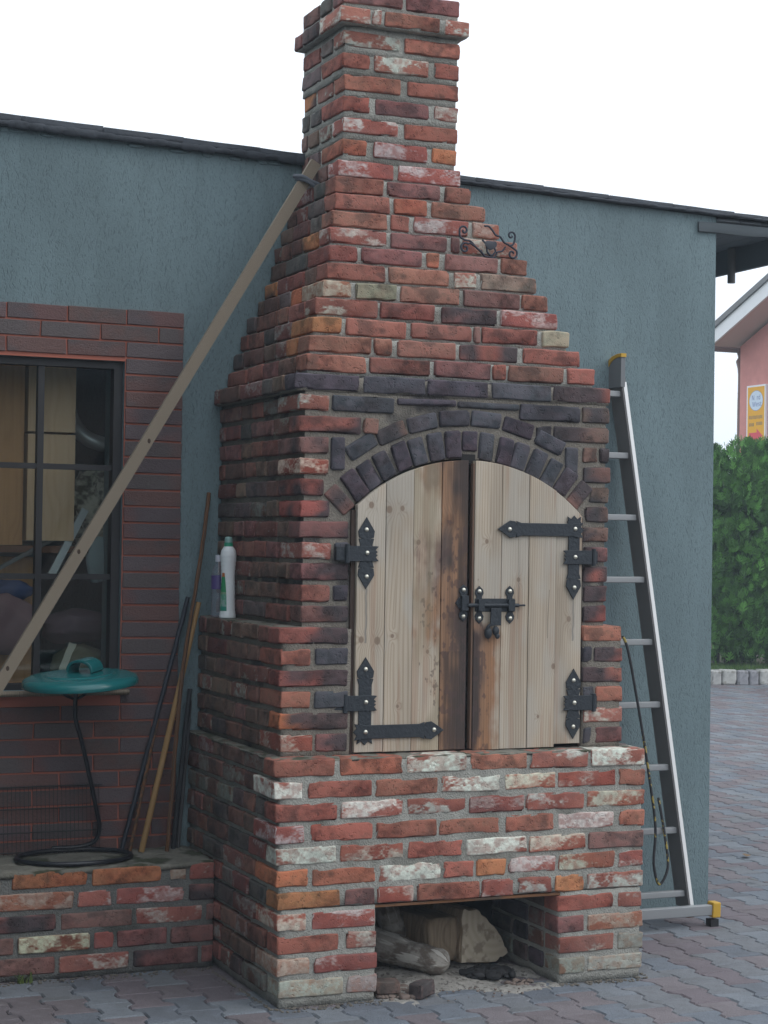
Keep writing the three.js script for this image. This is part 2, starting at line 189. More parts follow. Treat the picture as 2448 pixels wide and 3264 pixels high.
// ---------------------------------------------------------------- ground and paving
const D = -1.08;                       // front plane of the workshop wall
{
  const g = new THREE.PlaneGeometry(400, 400, 1, 1); g.rotateX(-PI / 2); g.translate(0, -0.012, -60);
  tag(mesh('ground', metreUV(g), M.ground), 'sandy ground under and between the paving stones', null, null, 'structure');
}
{
  const pave = thing('pavement', [0, 0, 0], 'forecourt paved with interlocking red and grey concrete stones', null, null, 'structure');
  // an interlocking stone: wide ends, narrow waist, bevelled top edge
  const half = [[0.0545, 0], [0.0545, 0.036], [0.0815, 0.063], [0.0815, 0.0985]], out = [];
  for (const [x, z] of half) out.push([x, z]); for (const [x, z] of half.slice().reverse()) out.push([-x, z]); for (const [x, z] of half.slice(1)) out.push([-x, -z]); for (const [x, z] of half.slice(1).reverse()) out.push([x, -z]);
  const ring = out.filter((p, i) => i === 0 || Math.hypot(p[0] - out[i - 1][0], p[1] - out[i - 1][1]) > 1e-6);
  function paverGeo(seed) {
    const R = rng(seed), n = ring.length, bev = 0.006, pos = [], idx = [], inn = ring.map(([x, z]) => [x - Math.sign(x) * bev, z - (Math.abs(z) > 0.09 ? Math.sign(z) * bev : 0)]);
    const jit = ring.map(() => [(R() - 0.5) * 0.003, (R() - 0.5) * 0.003]);
    inn.forEach(([x, z], i) => pos.push(x + jit[i][0], 0 + (R() - 0.5) * 0.0015, z + jit[i][1])); ring.forEach(([x, z], i) => pos.push(x + jit[i][0], -0.006, z + jit[i][1])); ring.forEach(([x, z], i) => pos.push(x + jit[i][0], -0.04, z + jit[i][1])); pos.push(0, (R() - 0.5) * 0.001, 0);
    for (let i = 0; i < n; i++) { const j = (i + 1) % n; idx.push(3 * n, j, i, i, j, n + j, i, n + j, n + i, n + i, n + j, 2 * n + j, n + i, 2 * n + j, 2 * n + i); }
    let g = new THREE.BufferGeometry(); g.setAttribute('position', new THREE.Float32BufferAttribute(pos, 3)); g.setIndex(idx); g = metreUV(g, R() * 3, R() * 3); g.computeVertexNormals(); return g;
  }
  const tones = [[0.158, 0.138, 0.15], [0.174, 0.154, 0.165], [0.15, 0.128, 0.142], [0.148, 0.168, 0.197], [0.174, 0.192, 0.216], [0.136, 0.152, 0.179], [0.162, 0.171, 0.187]];
  const geos = []; for (let k = 0; k < 14; k++) geos.push(tinted(paverGeo(900 + k), ...tones[k % 7])); const plain = geos.slice(0, 3).map((g) => { const q = g.clone(); q.deleteAttribute('color'); return q; });
  const R = rng(42), list = [], q = V();
  for (let i = -20; i < 110; i++) for (let j = -70; j < 12; j++) {
    const x = i * 0.138 + 0.03, z = j * 0.2 + (i & 1) * 0.1 + 0.02, r = R(), r2 = R();
    if (z > 1.6 || z < -13.2 + 0.085 * (x - 10) || x < -2.2) continue;
    if (x > -3 && x < 2.42 && z < D - 0.02) continue; if (x > -0.02 && x < 1.5 && z < -0.85) continue; if (x < 0.02 && z < -0.8) continue; if (x > 0.08 && x < 0.3 && z < -0.1) continue;
    q.set(x, 0, z).project(camera); if (Math.abs(q.x) > 1.5 || Math.abs(q.y) > 1.35 || q.z > 1) continue;
    const red = r < 0.42, k = red ? Math.floor(r2 * 3) : 3 + Math.floor(r2 * 4); list.push({ x, z, k, d: q.set(x, 0, z).distanceTo(camera.position), off: Math.max(Math.abs(q.x), 0) });
  }
  for (const p of list) { q.set(p.x, 0, p.z).project(camera); p.inside = Math.abs(q.x) < 1.04 && Math.abs(q.y) < 1.04; }
  list.sort((a, b) => (b.inside - a.inside) || a.d - b.d);
  const near = list.slice(0, 298), far = list.slice(298);
  near.forEach((p, n) => { const m = mesh('paver', geos[p.k + (n & 1) * 7], M.paver, pave); m.name = n ? 'paver_' + String(n).padStart(3, '0') : 'paver'; m.position.set(p.x, (R() - 0.5) * 0.003, p.z); m.rotation.set((R() - 0.5) * 0.012, R() < 0.5 ? 0 : PI, (R() - 0.5) * 0.012); });
  const im = new THREE.InstancedMesh(plain[0], M.paverI, far.length), mt = new THREE.Matrix4(), c = new THREE.Color(), e = new THREE.Euler(), qq = new THREE.Quaternion();
  far.forEach((p, n) => { e.set((R() - 0.5) * 0.012, R() < 0.5 ? 0 : PI, (R() - 0.5) * 0.012); mt.compose(V(p.x, (R() - 0.5) * 0.003, p.z), qq.setFromEuler(e), V(1, 1, 1)); im.setMatrixAt(n, mt); const t = tones[p.k], v = 0.9 + R() * 0.2; im.setColorAt(n, c.setRGB(t[0] * v, t[1] * v, t[2] * v)); });
  im.name = 'far_paving'; im.userData.kind = 'stuff'; im.receiveShadow = im.castShadow = true; pave.add(im);
  console.log('pavers', list.length);
}

// ---------------------------------------------------------------- the workshop: rendered wall, tiled window surround, window, roof
const roofY = (x) => 3.241 - 0.026 * x;
{
  const b = thing('workshop', [0, 0, 0], 'low workshop in grey-blue scratched render behind the brick oven', 'building');
  const X0 = -7, X1 = 2.49, th = 0.3, wx0 = -1.6, wx1 = -0.292, wy0 = 1.05, wy1 = 2.365;
  const s = new THREE.Shape([[X0, -0.1], [X1, -0.1], [X1, roofY(X1)], [X0, roofY(X0)]].map((p) => new THREE.Vector2(...p)));
  s.holes.push(new THREE.Path([[wx0, wy0], [wx0, wy1], [wx1, wy1], [wx1, wy0]].map((p) => new THREE.Vector2(...p))));
  let front = new THREE.ExtrudeGeometry(s, { depth: th, bevelEnabled: false }); front.translate(0, 0, D - th);
  const shell = [metreUV(front), box(X1 - th, X1 - 0.002, -0.1, roofY(X1), D - 5, D - th - 0.002), box(X0, X1, -0.1, 3.2, D - 5.3, D - 5.002), box(X0, X0 + th, -0.1, 3.3, D - 5, D - th - 0.002)];
  mesh('rendered_wall', mergeGeometries(shell.map((g) => { g.deleteAttribute('normal'); g.computeVertexNormals(); return g; })), M.render, b);
  mesh('inner_floor', box(X0 + th, X1 - th, -0.1, 0.02, D - 5, D - th - 0.01), M.sootShade, b);
  // small uneven lip of render left below the roof edge
  const lip = []; const R = rng(5); for (let x = -1.4; x < 0.45; x += 0.06) if (R() < 0.5) lip.push(metreUV(smooth(new THREE.SphereGeometry(1, 8, 6).scale(0.02 + R() * 0.03, 0.006 + R() * 0.007, 0.008).translate(x, roofY(x) - 0.008 - R() * 0.006, D + 0.002))));
  mesh('render_lip', mergeGeometries(lip), M.render, b);
  // brick slips round the window, each a piece of its own, on an orange bed
  const clad = sub('tile_cladding', b), pitch = 0.0661, tl = 0.2345, top = 2.573, bed = [], Rt = rng(91);
  const rowRanges = (y0, y1) => (y1 <= wy0 || y0 >= wy1 - 0.005 ? [[-1.9, -0.052]] : [[wx1 + 0.001, -0.052]]);
  bed.push(box(-1.9, -0.053, wy1, top - 0.001, D - 0.001, D + 0.007), box(wx1 + 0.0005, -0.053, wy0 - 0.02, wy1 - 0.0003, D - 0.001, D + 0.007), box(-1.9, -0.053, 0.3, wy0 - 0.0205, D - 0.001, D + 0.007));
  mesh('joint_bed', mergeGeometries(bed), M.joint, clad);
  const slips = []; for (let k = 0; k < 8; k++) { const g = metreUV(wornBox(tl, 0.0585, 0.012, { r: 0.002, amp: 0.0006, chip: 0.001, seed: 60 + k, nx: 2, ny: 1, nz: 1 }), Rt() * 2, Rt() * 2); g.computeVertexNormals(); const v = 0.85 + 0.3 * Rt(); slips.push(tinted(g, v, v * (0.92 + 0.14 * Rt()), v)); }
  for (let r = 0; r < 34; r++) {
    const y1 = top - r * pitch, y0 = y1 - 0.0595, [[a, c]] = rowRanges(y0, y1); if (y0 < 0.3) break;
    const strip = a > -1; let x = c;
    while (x > a + 0.02) {
      let len = strip ? c - a - 0.003 : (x === c && r % 2) ? 0.1 : tl; if (x - len < a) len = x - a;
      const m = mesh('tile', slips[Math.floor(Rt() * 8)], M.tile, clad); m.scale.x = len / tl; m.position.set(x - len / 2, (y0 + y1) / 2, D + 0.0085 + (Rt() - 0.5) * 0.002); x -= len + 0.0065;
    }
  }
  // window: dark steel frame, glazing bars, panes, wooden sill
  const w = sub('window', b), fz0 = D - 0.07, fz1 = D - 0.035, bars = [];
  mesh('window_frame', mergeGeometries([box(wx1 - 0.036, wx1, wy0, wy1, fz0 - 0.01, fz1 + 0.012), box(wx0, wx0 + 0.036, wy0, wy1, fz0 - 0.01, fz1 + 0.012), box(wx0 + 0.0362, wx1 - 0.0362, wy1 - 0.03, wy1, fz0 - 0.01, fz1 + 0.012), box(wx0 + 0.0362, wx1 - 0.0362, wy0, wy0 + 0.025, fz0 - 0.01, fz1 + 0.012)]), M.black, w);
  const vx = [-1.26, -0.94, -0.62], hy = [1.498, 1.936];
  for (const x of vx) mesh('mullion', box(x - 0.0125, x + 0.0125, wy0 + 0.0255, wy1 - 0.0305, fz0, fz1 + 0.004), M.black, w);
  const cols = [wx0 + 0.0365, ...vx, wx1 - 0.0365];
  for (const y of hy) for (let i = 0; i < 4; i++) mesh('glazing_bar', box(cols[i] + (i ? 0.0128 : 0), cols[i + 1] - (i < 3 ? 0.0128 : 0), y - 0.011, y + 0.011, fz0, fz1), M.black, w);
  const glass = new THREE.MeshPhysicalMaterial({ color: rgb(0.86, 0.9, 0.9), transmission: 1, thickness: 0, roughness: 0.04, ior: 1.5 });
  const rows = [wy0 + 0.025, ...hy, wy1 - 0.03];
  for (let j = 0; j < 3; j++) for (let i = 0; i < 4; i++) mesh('pane', box(cols[i] + 0.006, cols[i + 1] - 0.006, rows[j] + 0.006, rows[j + 1] - 0.006, fz0 + 0.012, fz0 + 0.015), glass, w);
  mesh('window_sill', lumpyBox(-1.9, -0.262, wy0 - 0.0205, wy0 - 0.001, D - 0.06, D + 0.045, 0.05, 0.001), M.batten, w);
  // reveal strip that hides the raw wall edge under the frame
  // roof: bitumen sheet on boards with a ragged front edge, overhanging at the right end
  const roof = sub('roof', b), seg = [], Rr = rng(17);
  for (let x = X0; x < 2.98; x += 0.33) { const x1 = Math.min(x + 0.33, 2.98), a = lumpyBox(x + 0.0005, x1 - 0.0005, 0.003, 0.046 - 0.006 * (x + 1) + Rr() * 0.004, D - 5.4, D + 0.02 + Rr() * 0.01, 0.11, 0.0025, x); { const p = a.attributes.position; for (let i = 0; i < p.count; i++) p.setY(i, p.getY(i) + roofY(p.getX(i))); }; seg.push(a); }
  mesh('roofing_felt', mergeGeometries(seg), M.bitumen, roof);
  const drips = []; for (let x = -2; x < 2.9; x += 0.07) drips.push(metreUV(lumpy(smooth(new THREE.SphereGeometry(1, 8, 6).scale(0.05 + Rr() * 0.02, (0.012 + Rr() * 0.008) * (x > 0.6 ? 0.55 : 1), 0.012).translate(x, roofY(x) + 0.008, D + 0.026)), 0.004, 30, x)));
  mesh('tar_drip', mergeGeometries(drips), M.bitumen, roof);
  const boards = std({ color: rgb(0.15, 0.17, 0.19), roughness: 0.8 });
  for (let k = 0; k < 4; k++) mesh('soffit_board', lumpyBox(X1 + 0.003 + k * 0.121, X1 + 0.12 + k * 0.121, roofY(2.7) - 0.022, roofY(2.7) - 0.002, D - 5.3, D + 0.012, 0.4, 0.001, k), boards, roof);
  mesh('fascia_board', box(2.977, 3.0, roofY(2.7) - 0.14, roofY(2.98) + 0.002, D - 5.4, D + 0.014), boards, roof);
  mesh('rafter_end', lumpyBox(2.39, 2.975, roofY(2.7) - 0.07, roofY(2.7) - 0.024, D + 0.002, D + 0.016, 0.1, 0.004, 3), std({ color: rgb(0.075, 0.09, 0.1) }), roof);
  mesh('rafter', mergeGeometries([box(2.493, 2.975, roofY(2.7) - 0.1, roofY(2.7) - 0.024, D - 1.26, D - 1.2), box(2.493, 2.975, roofY(2.7) - 0.1, roofY(2.7) - 0.024, D - 2.5, D - 2.44)]), boards, roof);
  mesh('downpipe_stub', rod([2.945, roofY(2.7) - 0.2, D - 0.56], [2.945, roofY(2.7) - 0.03, D - 0.56], 0.02), M.aluDull, roof);
}
// things seen through the panes
{
  const a = thing('cupboard', [0.085, 0, 0], 'brown wooden cupboard with a paler side panel behind the window panes', 'cupboard');
  mesh('door', box(-1.5, -0.72, 1.62, 2.5, D - 0.5, D - 0.27), M.woodPanel, a); mesh('side_panel', box(-0.71, -0.515, 2.085, 2.5, D - 0.5, D - 0.245), M.woodPale, a); mesh('lower_panel', box(-0.71, -0.515, 1.64, 2.075, D - 0.5, D - 0.24), M.woodPale, a); mesh('base_board', box(-1.5, -0.62, 0.9, 1.57, D - 0.6, D - 0.36), M.woodPanel, a); mesh('crossbar', box(-1.5, -0.5, 1.59, 1.618, D - 0.5, D - 0.25), std({ color: rgb(0.16, 0.07, 0.04) }), a);
  const pipe = thing('flue_pipe', [0.11, 0, 0], 'pale curved flue pipe inside, behind the upper right pane', 'pipe');
  mesh('elbow', tube([[-0.5, 2.3, D - 0.6], [-0.49, 2.18, D - 0.56], [-0.44, 2.09, D - 0.52], [-0.36, 2.055, D - 0.5], [-0.2, 2.05, D - 0.5]], 0.032, { seg: 30, rad: 12 }), std({ color: rgb(0.55, 0.56, 0.56), roughness: 0.35, metalness: 0.4 }), pipe);
  let g = lumpy(smooth(new THREE.SphereGeometry(1, 24, 18)), 0.12, 2.4, 4); g = lumpy(g, 0.08, 7, 9); g.scale(0.13, 0.19, 0.1); g.translate(-0.3, 1.76, D - 0.42); g.computeVertexNormals();
  tag(mesh('insulation_wool', metreUV(g), std({ roughness: 1, map: tex(128, 128, (u, v) => { const k = fbm(u, v, 10, 10, 4, 12); return mixc([0.1, 0.085, 0.06], [0.42, 0.38, 0.3], sstep(0.3, 0.7, k)); }, [5, 5]) })), 'tan mass of insulation wool behind the middle right pane', 'insulation');
  const bag = (x, y, z, sx, sy, sz, c, label, seed, name = 'cloth_bundle', cat = 'cloth') => { let h = lumpy(smooth(new THREE.SphereGeometry(1, 22, 16)), 0.22, 1.7, seed); h = lumpy(h, 0.06, 6, seed + 3); h.scale(sx, sy, sz); h.translate(x + 0.09, y, z); h.computeVertexNormals(); tag(mesh(name, metreUV(h), std({ color: rgb(...c), roughness: 0.8 })), label, cat); };
  bag(-0.79, 1.3, D - 0.3, 0.13, 0.12, 0.08, [0.25, 0.14, 0.15], 'pinkish cloth bundle behind the lower left pane', 2);
  bag(-0.76, 1.43, D - 0.36, 0.1, 0.05, 0.06, [0.06, 0.085, 0.2], 'blue cloth lying on the pink bundle behind the window', 7);
  bag(-0.47, 1.28, D - 0.4, 0.15, 0.07, 0.1, [0.15, 0.09, 0.11], 'dark mauve cloth bundle behind the lower right pane', 12);
  bag(-0.46, 1.13, D - 0.36, 0.12, 0.08, 0.08, [0.17, 0.16, 0.1], 'mottled brown sack low behind the lower right pane', 22, 'sack', 'sack');
  let p = new THREE.PlaneGeometry(0.03, 0.12, 3, 8); p = lumpy(p, 0.012, 18, 3); p.rotateZ(-0.25); p.translate(-0.45, 1.17, D - 0.23); tag(mesh('torn_paper', metreUV(p), std({ color: rgb(0.6, 0.57, 0.46), side: THREE.DoubleSide })), 'torn strip of cream paper behind the lower right pane', 'paper');
  const slat = (a0, b0, r, c, name, label, cat) => tag(mesh(name, barBetween(a0, b0, r, 0.012).translate(0.07, 0, 0), std({ color: rgb(...c), roughness: 0.6 })), label, cat);
  slat([-0.6, 1.5, D - 0.2], [-0.44, 1.77, D - 0.3], 0.03, [0.4, 0.42, 0.42], 'metal_strip', 'pale metal strip leaning inside, behind the batten', 'strip');
  slat([-0.95, 1.45, D - 0.2], [-0.5, 1.69, D - 0.26], 0.016, [0.1, 0.1, 0.1], 'dark_stick', 'thin dark stick slanting across the middle panes inside', 'stick');
  bag(-0.4, 1.56, D - 0.3, 0.05, 0.09, 0.03, [0.3, 0.36, 0.37], 'crumpled grey-green sheet behind the middle right pane', 31, 'crumpled_sheet', 'sheet');
}

{ // unseen block added left of the yard to shade the oven side and corner
  const w = thing('added_wing', [0, 0, 0], 'unseen rendered block added on the left to shade the oven corner', 'building');
  mesh('rendered_wall', box(-6, -1.75, 0, 4.6, D + 0.002, 1.8), M.render, w); mesh('roof', box(-6.1, -1.6, 4.602, 4.7, D + 0.06, 1.95), M.bitumen, w);
}
{ // unseen house added behind the camera to darken the pane reflections
  const w = thing('added_house', [0, 0, 0], 'unseen low brown house added across the yard to darken the pane reflections', 'house');
  mesh('wall', box(-4, 22, 0, 3.6, 15, 22), std({ color: rgb(0.16, 0.13, 0.11) }), w); mesh('roof', box(-4.6, 22.6, 3.602, 3.9, 14.5, 22.5), M.bitumen, w);
}

// ---------------------------------------------------------------- the brick oven with hood and chimney
// [tier, top of course (mm), height (mm), front plane (mm), bricks along the course: left end, right end, kind]
const courses = [
  ['base',877,62,0,[[-14,219,'R'],[239,484,'r'],[499,743,'W'],[756,993,'R'],[1004,1251,'w'],[1263,1500,'W']]],
  ['base',799,62,0,[[-10,97,'W'],[118,366,'R'],[378,626,'R'],[641,879,'W'],[900,1113,'v'],[1122,1372,'v'],[1385,1501,'R']]],
  ['base',721,62,0,[[-8,230,'R'],[245,485,'W'],[503,743,'w'],[755,983,'u'],[989,1237,'w'],[1249,1502,'v']]],
  ['base',643,62,0,[[-5,106,'w'],[127,371,'R'],[384,624,'R'],[632,879,'R'],[903,1107,'R'],[1126,1366,'W'],[1387,1502,'R']]],
  ['base',565,62,0,[[0,229,'W'],[244,492,'v'],[509,728,'R'],[745,994,'W'],[1005,1244,'v'],[1256,1500,'P']]],
  ['base',487,62,0,[[2,123,'O'],[138,383,'r'],[394,642,'W'],[653,778,'R'],[786,909,'O'],[921,1120,'w'],[1131,1373,'v'],[1385,1497,'u']]],
  ['base',409,62,0,[[5,247,'O'],[264,381,'P'],[392,534,'v'],[549,801,'R'],[809,945,'w'],[959,1101,'w'],[1117,1241,'O'],[1253,1498,'w']]],
  ['base',331,62,0,[[7,120,'v'],[140,386,'w'],[1126,1371,'R'],[1388,1495,'w']]],
  ['base',253,62,0,[[10,246,'R'],[272,389,'u'],[1129,1244,'P'],[1257,1501,'T']]],
  ['base',175,62,0,[[9,137,'T'],[150,394,'u'],[1133,1374,'u'],[1390,1503,'C']]],
  ['base',97,62,0,[[16,263,'C'],[277,396,'C'],[1134,1247,'C'],[1259,1499,'C']]],
  ['shoulder',1342,60,-90,[[27,298,'s'],[1272,1444,'R']]],
  ['shoulder',1264,60,-90,[[37,156,'R'],[171,299,'D'],[1274,1313,'D'],[1322,1448,'s']]],
  ['shoulder',1187,60,-90,[[32,300,'s'],[1275,1448,'s']]],
  ['shoulder',1110,60,-90,[[40,156,'R'],[170,301,'D'],[1276,1324,'D'],[1332,1449,'R']]],
  ['shoulder',1032,60,-90,[[35,303,'o'],[1280,1450,'u']]],
  ['shoulder',954,60,-90,[[42,167,'v'],[176,301,'p'],[1278,1314,'D'],[1331,1449,'P']]],
  ['oven',1419,60,-115,[[119,309,'p'],[1285,1386,'s']]],
  ['oven',1496,60,-115,[[120,234,'s'],[248,307,'D'],[1284,1387,'s']]],
  ['oven',1573,60,-115,[[117,306,'p'],[1283,1390,'s']]],
  ['oven',1650,60,-115,[[121,237,'u'],[251,305,'D'],[1284,1390,'p']]],
  ['oven',1727,60,-115,[[110,304,'p'],[1278,1391,'q']]],
  ['oven',1803,60,-115,[[113,227,'s'],[1290,1390,'q']]],
  ['oven',1880,60,-115,[[111,203,'s'],[1306,1393,'q']]],
  ['oven',1957,60,-115,[[106,221,'U'],[1278,1398,'q']]],
  ['oven',2034,60,-115,[[105,222,'p'],[1277,1342,'q'],[1351,1392,'q']]],
  ['oven',2111,60,-115,[[104,348,'s'],[357,416,'b'],[1073,1140,'D'],[1149,1391,'q']]],
  ['oven',2188,60,-115,[[103,221,'w'],[234,479,'D'],[1000,1261,'D'],[1271,1390,'q']]],
  ['oven',2265,60,-115,[[84,339,'D'],[354,603,'D'],[616,862,'D'],[879,1133,'D'],[1143,1394,'s']]],
  ['hood',2340,62,-156,[[142,380,'H'],[395,642,'k'],[658,895,'P'],[903,961,'H'],[969,1208,'k'],[1226,1347,'H']]],
  ['hood',2414,62,-196,[[164,417,'H'],[429,501,'H'],[524,765,'k'],[783,1029,'s'],[1052,1302,'H']]],
  ['hood',2489,62,-236,[[194,312,'O'],[331,577,'H'],[594,851,'k'],[859,886,'P'],[894,1134,'H'],[1154,1273,'Y']]],
  ['hood',2564,62,-277,[[221,473,'u'],[486,711,'k'],[741,977,'p'],[995,1242,'u']]],
  ['hood',2638,62,-318,[[265,384,'T'],[400,571,'Y'],[587,835,'k'],[851,1097,'P'],[1106,1222,'H']]],
  ['hood',2713,62,-358,[[295,536,'H'],[551,807,'H'],[830,926,'u'],[944,1190,'Y']]],
  ['hood',2788,62,-398,[[318,438,'u'],[455,709,'P'],[728,780,'r'],[807,1038,'P'],[1052,1168,'H']]],
  ['hood',2862,62,-439,[[333,576,'u'],[592,834,'P'],[852,889,'P'],[902,1144,'u']]],
  ['hood',2937,62,-480,[[358,593,'H'],[609,687,'H'],[709,944,'w'],[963,1082,'T']]],
  ['hood',3012,62,-520,[[385,619,'H'],[638,781,'r'],[802,1038,'H']]],
  ['hood',3086,62,-560,[[400,609,'H'],[625,855,'P'],[876,991,'H']]],
  ['hood',3161,62,-601,[[428,670,'w'],[690,963,'w']]],
  ['stack',3247,62,-610,[[448,556,'r'],[585,817,'w'],[839,949,'O']]],
  ['stack',3334,62,-610,[[447,689,'w'],[716,953,'R']]],
  ['stack',3420,62,-610,[[448,565,'R'],[588,826,'P'],[847,953,'u']]],
  ['stack',3506,62,-610,[[453,698,'R'],[728,952,'R']]],
  ['stack',3592,62,-610,[[443,566,'R'],[582,819,'w'],[843,955,'R']]],
  ['stack',3678,62,-610,[[448,695,'w'],[712,956,'R']]],
  ['stack',3765,62,-575,[[419,549,'w'],[556,597,'w'],[611,851,'R'],[871,982,'w']]],
  ['stack',3851,62,-610,[[442,702,'P'],[716,954,'P']]],
];
const kinds = { // brick material and base colour
  R: ['clay', 0.355, 0.128, 0.09], r: ['clay', 0.41, 0.155, 0.092], O: ['clay', 0.47, 0.185, 0.088], H: ['clay', 0.31, 0.122, 0.09], q: ['clay', 0.18, 0.1, 0.082], o: ['clay', 0.46, 0.165, 0.075], P: ['clay', 0.23, 0.108, 0.096], p: ['clay', 0.23, 0.105, 0.095], s: ['clay', 0.29, 0.095, 0.075], D: ['clay', 0.075, 0.064, 0.078],
  w: ['lime1', 1, 1, 1], v: ['lime1', 1.12, 1.05, 0.94], W: ['lime2', 1, 1, 1], u: ['lime0', 0.95, 0.97, 1], U: ['lime2', 0.9, 0.84, 0.7], T: ['smear', 1, 0.95, 0.9], G: ['smear', 0.95, 1.05, 1.1], Y: ['clay', 0.34, 0.27, 0.2], C: ['cement', 1, 1, 1],
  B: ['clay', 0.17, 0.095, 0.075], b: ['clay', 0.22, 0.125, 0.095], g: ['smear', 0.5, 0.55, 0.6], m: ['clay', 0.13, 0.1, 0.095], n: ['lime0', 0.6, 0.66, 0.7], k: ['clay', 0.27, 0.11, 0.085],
};
const sootMark = { s: 0.58, o: 0.46, p: 0.5, q: 0.52 };
let brickSeed = 1; const Rb = rng(2024);
// builds one brick standing at [x0..x1] x [y0..y1] x [z0..z1]; smoke stain sits in blotches on the kinds that carry it
function brickGeo(x0, x1, y0, y1, z0, z1, kind, opt = {}) {
  const seed = brickSeed++; let g = wornBox(x1 - x0, y1 - y0, z1 - z0, { seed, ...opt });
  const k = kinds[kind], v = 0.8 + Rb() * 0.36, hue = (Rb() - 0.5) * 0.3, c = [k[1] * v, k[2] * v * (1 + hue), k[3] * v * (1 + hue * 0.6)], p = g.attributes.position, col = new Float32Array(p.count * 3), st = sootMark[kind] ?? 0, dark = kind === 'D';
  const side = opt.stainSide ?? 0;
  for (let i = 0; i < p.count; i++) {
    let t = 0; if (st) t = sstep(0.42, 0.6, 0.5 + 0.5 * noise3(p.getX(i) * 13 + seed, p.getY(i) * 16, p.getZ(i) * 13) + (st - 0.5) + side * p.getX(i) * 2.6);
    const m = dark ? 0.72 + 0.6 * (0.5 + 0.5 * noise3(p.getX(i) * 20 + seed, p.getY(i) * 22, seed)) : 1;
    col[i * 3] = lerp(c[0] * m, 0.062, t * 0.92); col[i * 3 + 1] = lerp(c[1] * m, 0.05, t * 0.92); col[i * 3 + 2] = lerp(c[2] * m, 0.055, t * 0.92);
  }
  g.setAttribute('color', new THREE.BufferAttribute(col, 3)); g = metreUV(g, Rb() * 5, Rb() * 5); g.translate((x0 + x1) / 2, (y0 + y1) / 2, (z0 + z1) / 2); return g;
}
{
  const oven = thing('brick_oven', [0, 0, 0], 'tall reclaimed-brick smoking oven with arched wooden doors and chimney against the wall', 'brick oven');
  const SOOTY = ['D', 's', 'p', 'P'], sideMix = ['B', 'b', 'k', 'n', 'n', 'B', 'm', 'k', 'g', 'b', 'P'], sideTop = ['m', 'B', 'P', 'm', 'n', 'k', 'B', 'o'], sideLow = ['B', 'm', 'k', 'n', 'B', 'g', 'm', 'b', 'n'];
  const frontList = [], leftList = [], rightList = [];
  const push = (list, args, kind, opt, sub) => list.push({ args, kind, opt, z: args[5], sub });
  courses.forEach(([tier, top, h, zf, row], ci) => {
    const y1 = top / 1000, y0 = y1 - h / 1000, z = zf / 1000, back = tier === 'stack' && top === 3765 ? D - 0.03 : D + 0.004;
    row.forEach(([a, b, kind], i) => {
      const x0 = a / 1000, x1 = b / 1000, L = x1 - x0, first = i === 0, last = i === row.length - 1, dz = (Rb() - 0.5) * 0.005, dep = (first || last) ? (L > 0.18 ? 0.115 : 0.235) : 0.112;
      const stain = (tier === 'shoulder' || tier === 'oven') ? (x1 < 0.75 ? 1 : -1) : 0;
      push(frontList, [x0, x1, y0 + (Rb() - 0.5) * 0.004, y1 + (Rb() - 0.5) * 0.003, z - dep, z + dz], kind, { stainSide: stain, chip: 0.013, amp: 0.0026 });
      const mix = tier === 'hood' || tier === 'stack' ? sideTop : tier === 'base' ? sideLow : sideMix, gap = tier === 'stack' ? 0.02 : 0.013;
      if (first || last) { // the faces that run back to the wall
        let zz = z - dep - gap, n = 0; const list = first ? leftList : rightList;
        while (zz > back + 0.035) {
          let len = Rb() < 0.5 ? 0.115 : Rb() < 0.5 ? 0.175 : 0.24; if (zz - len < back + 0.05) len = zz - back; const k = mix[Math.floor(Rb() * mix.length)], o = (Rb() - 0.5) * 0.005, xa = first ? (tier === 'oven' && top < 2200 ? 0.109 : tier === 'base' ? 0.0 : tier === 'shoulder' ? 0.034 : x0) + o : x1 - 0.11, xb = first ? x0 + 0.115 : x1 + o - 0.002;
          push(list, [xa, xb, y0 + (Rb() - 0.5) * 0.004, y1 + (Rb() - 0.5) * 0.003, zz - len, zz], k, { nx: 2, nz: clamp(Math.round(len / 0.045), 2, 6), chip: 0.012, amp: 0.0026 }); zz -= len + gap * (0.7 + Rb() * 0.6);
        }
      }
    });
  });
  // pieces cut thin to fit over the crown of the arch, soldiers beside it
  const extra = [[[0.491, 0.733, 2.166, 2.19, -0.227, -0.112], 'D'], [[0.739, 0.996, 2.164, 2.188, -0.227, -0.113], 'D'], [[0.231, 0.286, 1.915, 2.035, -0.227, -0.114], 'D'], [[1.2, 1.254, 1.905, 2.03, -0.227, -0.114], 'D']];
  for (const [a, k] of extra) push(frontList, a, k, { ny: 3 });
  // inner faces of the fire opening
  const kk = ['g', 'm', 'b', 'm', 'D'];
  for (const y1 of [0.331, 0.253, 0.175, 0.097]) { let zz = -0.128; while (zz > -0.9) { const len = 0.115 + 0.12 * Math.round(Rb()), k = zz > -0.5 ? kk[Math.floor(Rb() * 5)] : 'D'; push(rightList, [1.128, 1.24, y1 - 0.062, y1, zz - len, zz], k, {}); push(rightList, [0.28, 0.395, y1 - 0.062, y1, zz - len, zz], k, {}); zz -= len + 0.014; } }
  let made = 0; const addBrick = (o) => { const g = brickGeo(...o.args, o.kind, o.opt), m = mesh('brick', g, M[kinds[o.kind][0]], oven); m.name = made ? 'brick_' + String(made).padStart(3, '0') : 'brick'; made++; };
  for (const o of frontList) addBrick(o);
  const hidden = (o) => o.args[3] < 0.36 && o.args[5] < -0.69; leftList.sort((a, b) => hidden(a) - hidden(b) || b.z - a.z);
  const room = Math.max(0, 300 - frontList.length), rest = leftList.slice(room).concat(rightList);
  leftList.slice(0, room).forEach(addBrick);
  console.log('front', frontList.length, 'left', leftList.length, 'right', rightList.length, 'single', made);
